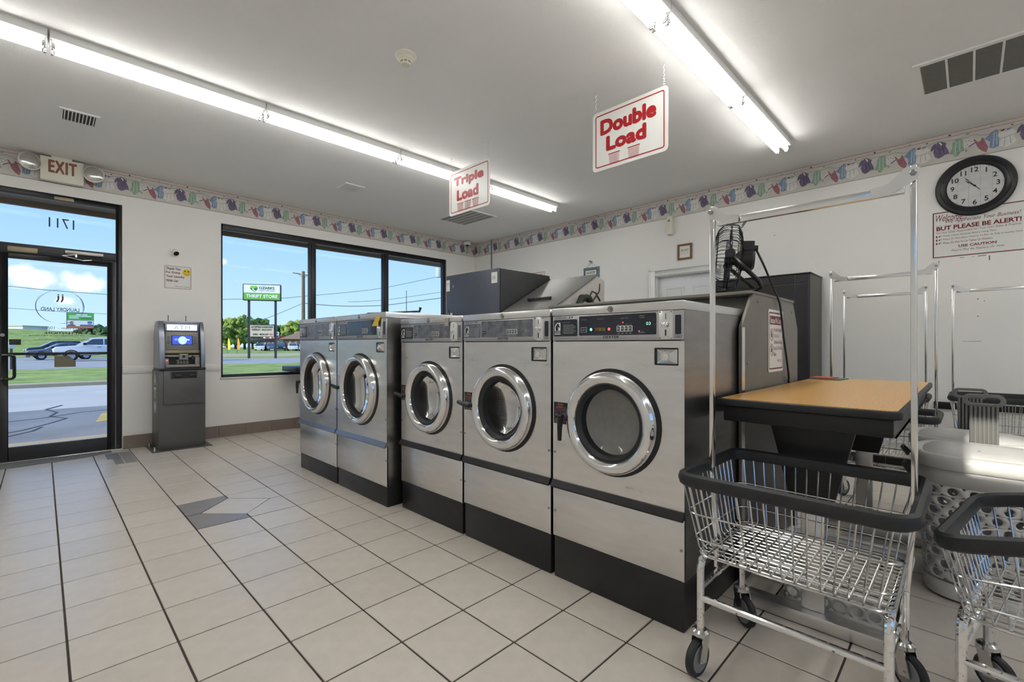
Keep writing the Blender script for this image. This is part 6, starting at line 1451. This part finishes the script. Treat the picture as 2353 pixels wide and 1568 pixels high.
# ------------------------------------------------------------------ trees
pm('leaf_a', srgb(112, 140, 62), .8, var=.45, scale=1.6); pm('leaf_b', srgb(136, 152, 66), .8, var=.4, scale=1.4); pm('leaf_c', srgb(74, 98, 54), .8, var=.4, scale=1.2); pm('bark', srgb(84, 70, 58), .9)
ico = bmesh.new(); bmesh.ops.create_icosphere(ico, subdivisions=1, radius=1.0); IV = [v.co.copy() for v in ico.verts]; IFc = [[v.index for v in f.verts] for f in ico.faces]; ico.free()
def tree(label, px, d, h, w, mt, seed, base=GZ, n=110):
    rd = random.Random(seed); p = at(px, 800, d); t = thing('tree', label, 'tree', (p.x, p.y, base), group='trees across the road')
    b = MB(); b.tube([(0, 0, 0), (0, 0, h*.6)], [h*.035, h*.015], 7); b.build('trunk', 'bark', t)
    c = MB()
    for k in range(n):
        a = rd.uniform(0, 2*PI); f = rd.uniform(0, 1); rr = w*.5*math.sqrt(rd.uniform(0, 1))*(1-.5*f); ctr = Vector((rr*math.cos(a), rr*math.sin(a), h*(.22+.66*f))); s = w*rd.uniform(.055, .12)
        q = len(c.v)
        for v in IV: c.P(ctr+v*s*(1+rd.uniform(-.32, .32)))
        for f_ in IFc: c.f.append([q+i for i in f_]); c.m.append(0)
    c.build('crown', mt, t, smooth=False)
tl = [(505, 95, 5.6, 5, 'leaf_b'), (522, 110, 8.2, 6, 'leaf_a'), (541, 98, 7.6, 6, 'leaf_b'), (562, 104, 8.6, 6.5, 'leaf_a'), (580, 130, 9.6, 7, 'leaf_c'), (600, 140, 10, 7, 'leaf_a'), (622, 150, 8.5, 8, 'leaf_c'), (642, 140, 7.6, 8, 'leaf_a'), (658, 150, 7.4, 8, 'leaf_c'), (676, 140, 9.2, 8, 'leaf_b'), (694, 146, 9.0, 8, 'leaf_a')]
wh = ['at the left window edge', 'second from the left window edge', 'behind the orange flag', 'just left of the first sign post', 'between the sign posts, darker', 'behind the readerboard', 'behind the red-roofed shop', 'right of the second sign post', 'dark, right of the price sign', 'yellowish, behind the brown roof', 'at the far washer edge']
for k, (px, d, h, w, mt) in enumerate(tl): tree('leafy tree across the road '+wh[k], px, d, h, w, mt, k+1)
for k, (px, d, h, w) in enumerate(((212, 150, 8.5, 9), (226, 155, 8.0, 9), (240, 150, 7.4, 8), (198, 165, 8.0, 9))): tree('dark tree right of the billboard, '+('nearest its post', 'second from its post', 'farthest right', 'directly behind it')[k], px, d, h, w, 'leaf_c', 40+k)
# mailbox-like post by the road
t = thing('mailbox', 'white mailbox on a brown post outside the door handle', 'mailbox', tuple(at(26, 868, 24)*1)); p = at(26, 868, 24); t.location = (p.x, p.y, 0)
MB().box(-.045, .045, -.045, .045, GZ, .95).build('post', 'rust_post', t); MB().box(-.13, .13, -.16, .16, .95, 1.3).build('box', 'bld_white', t, bevel=.04)
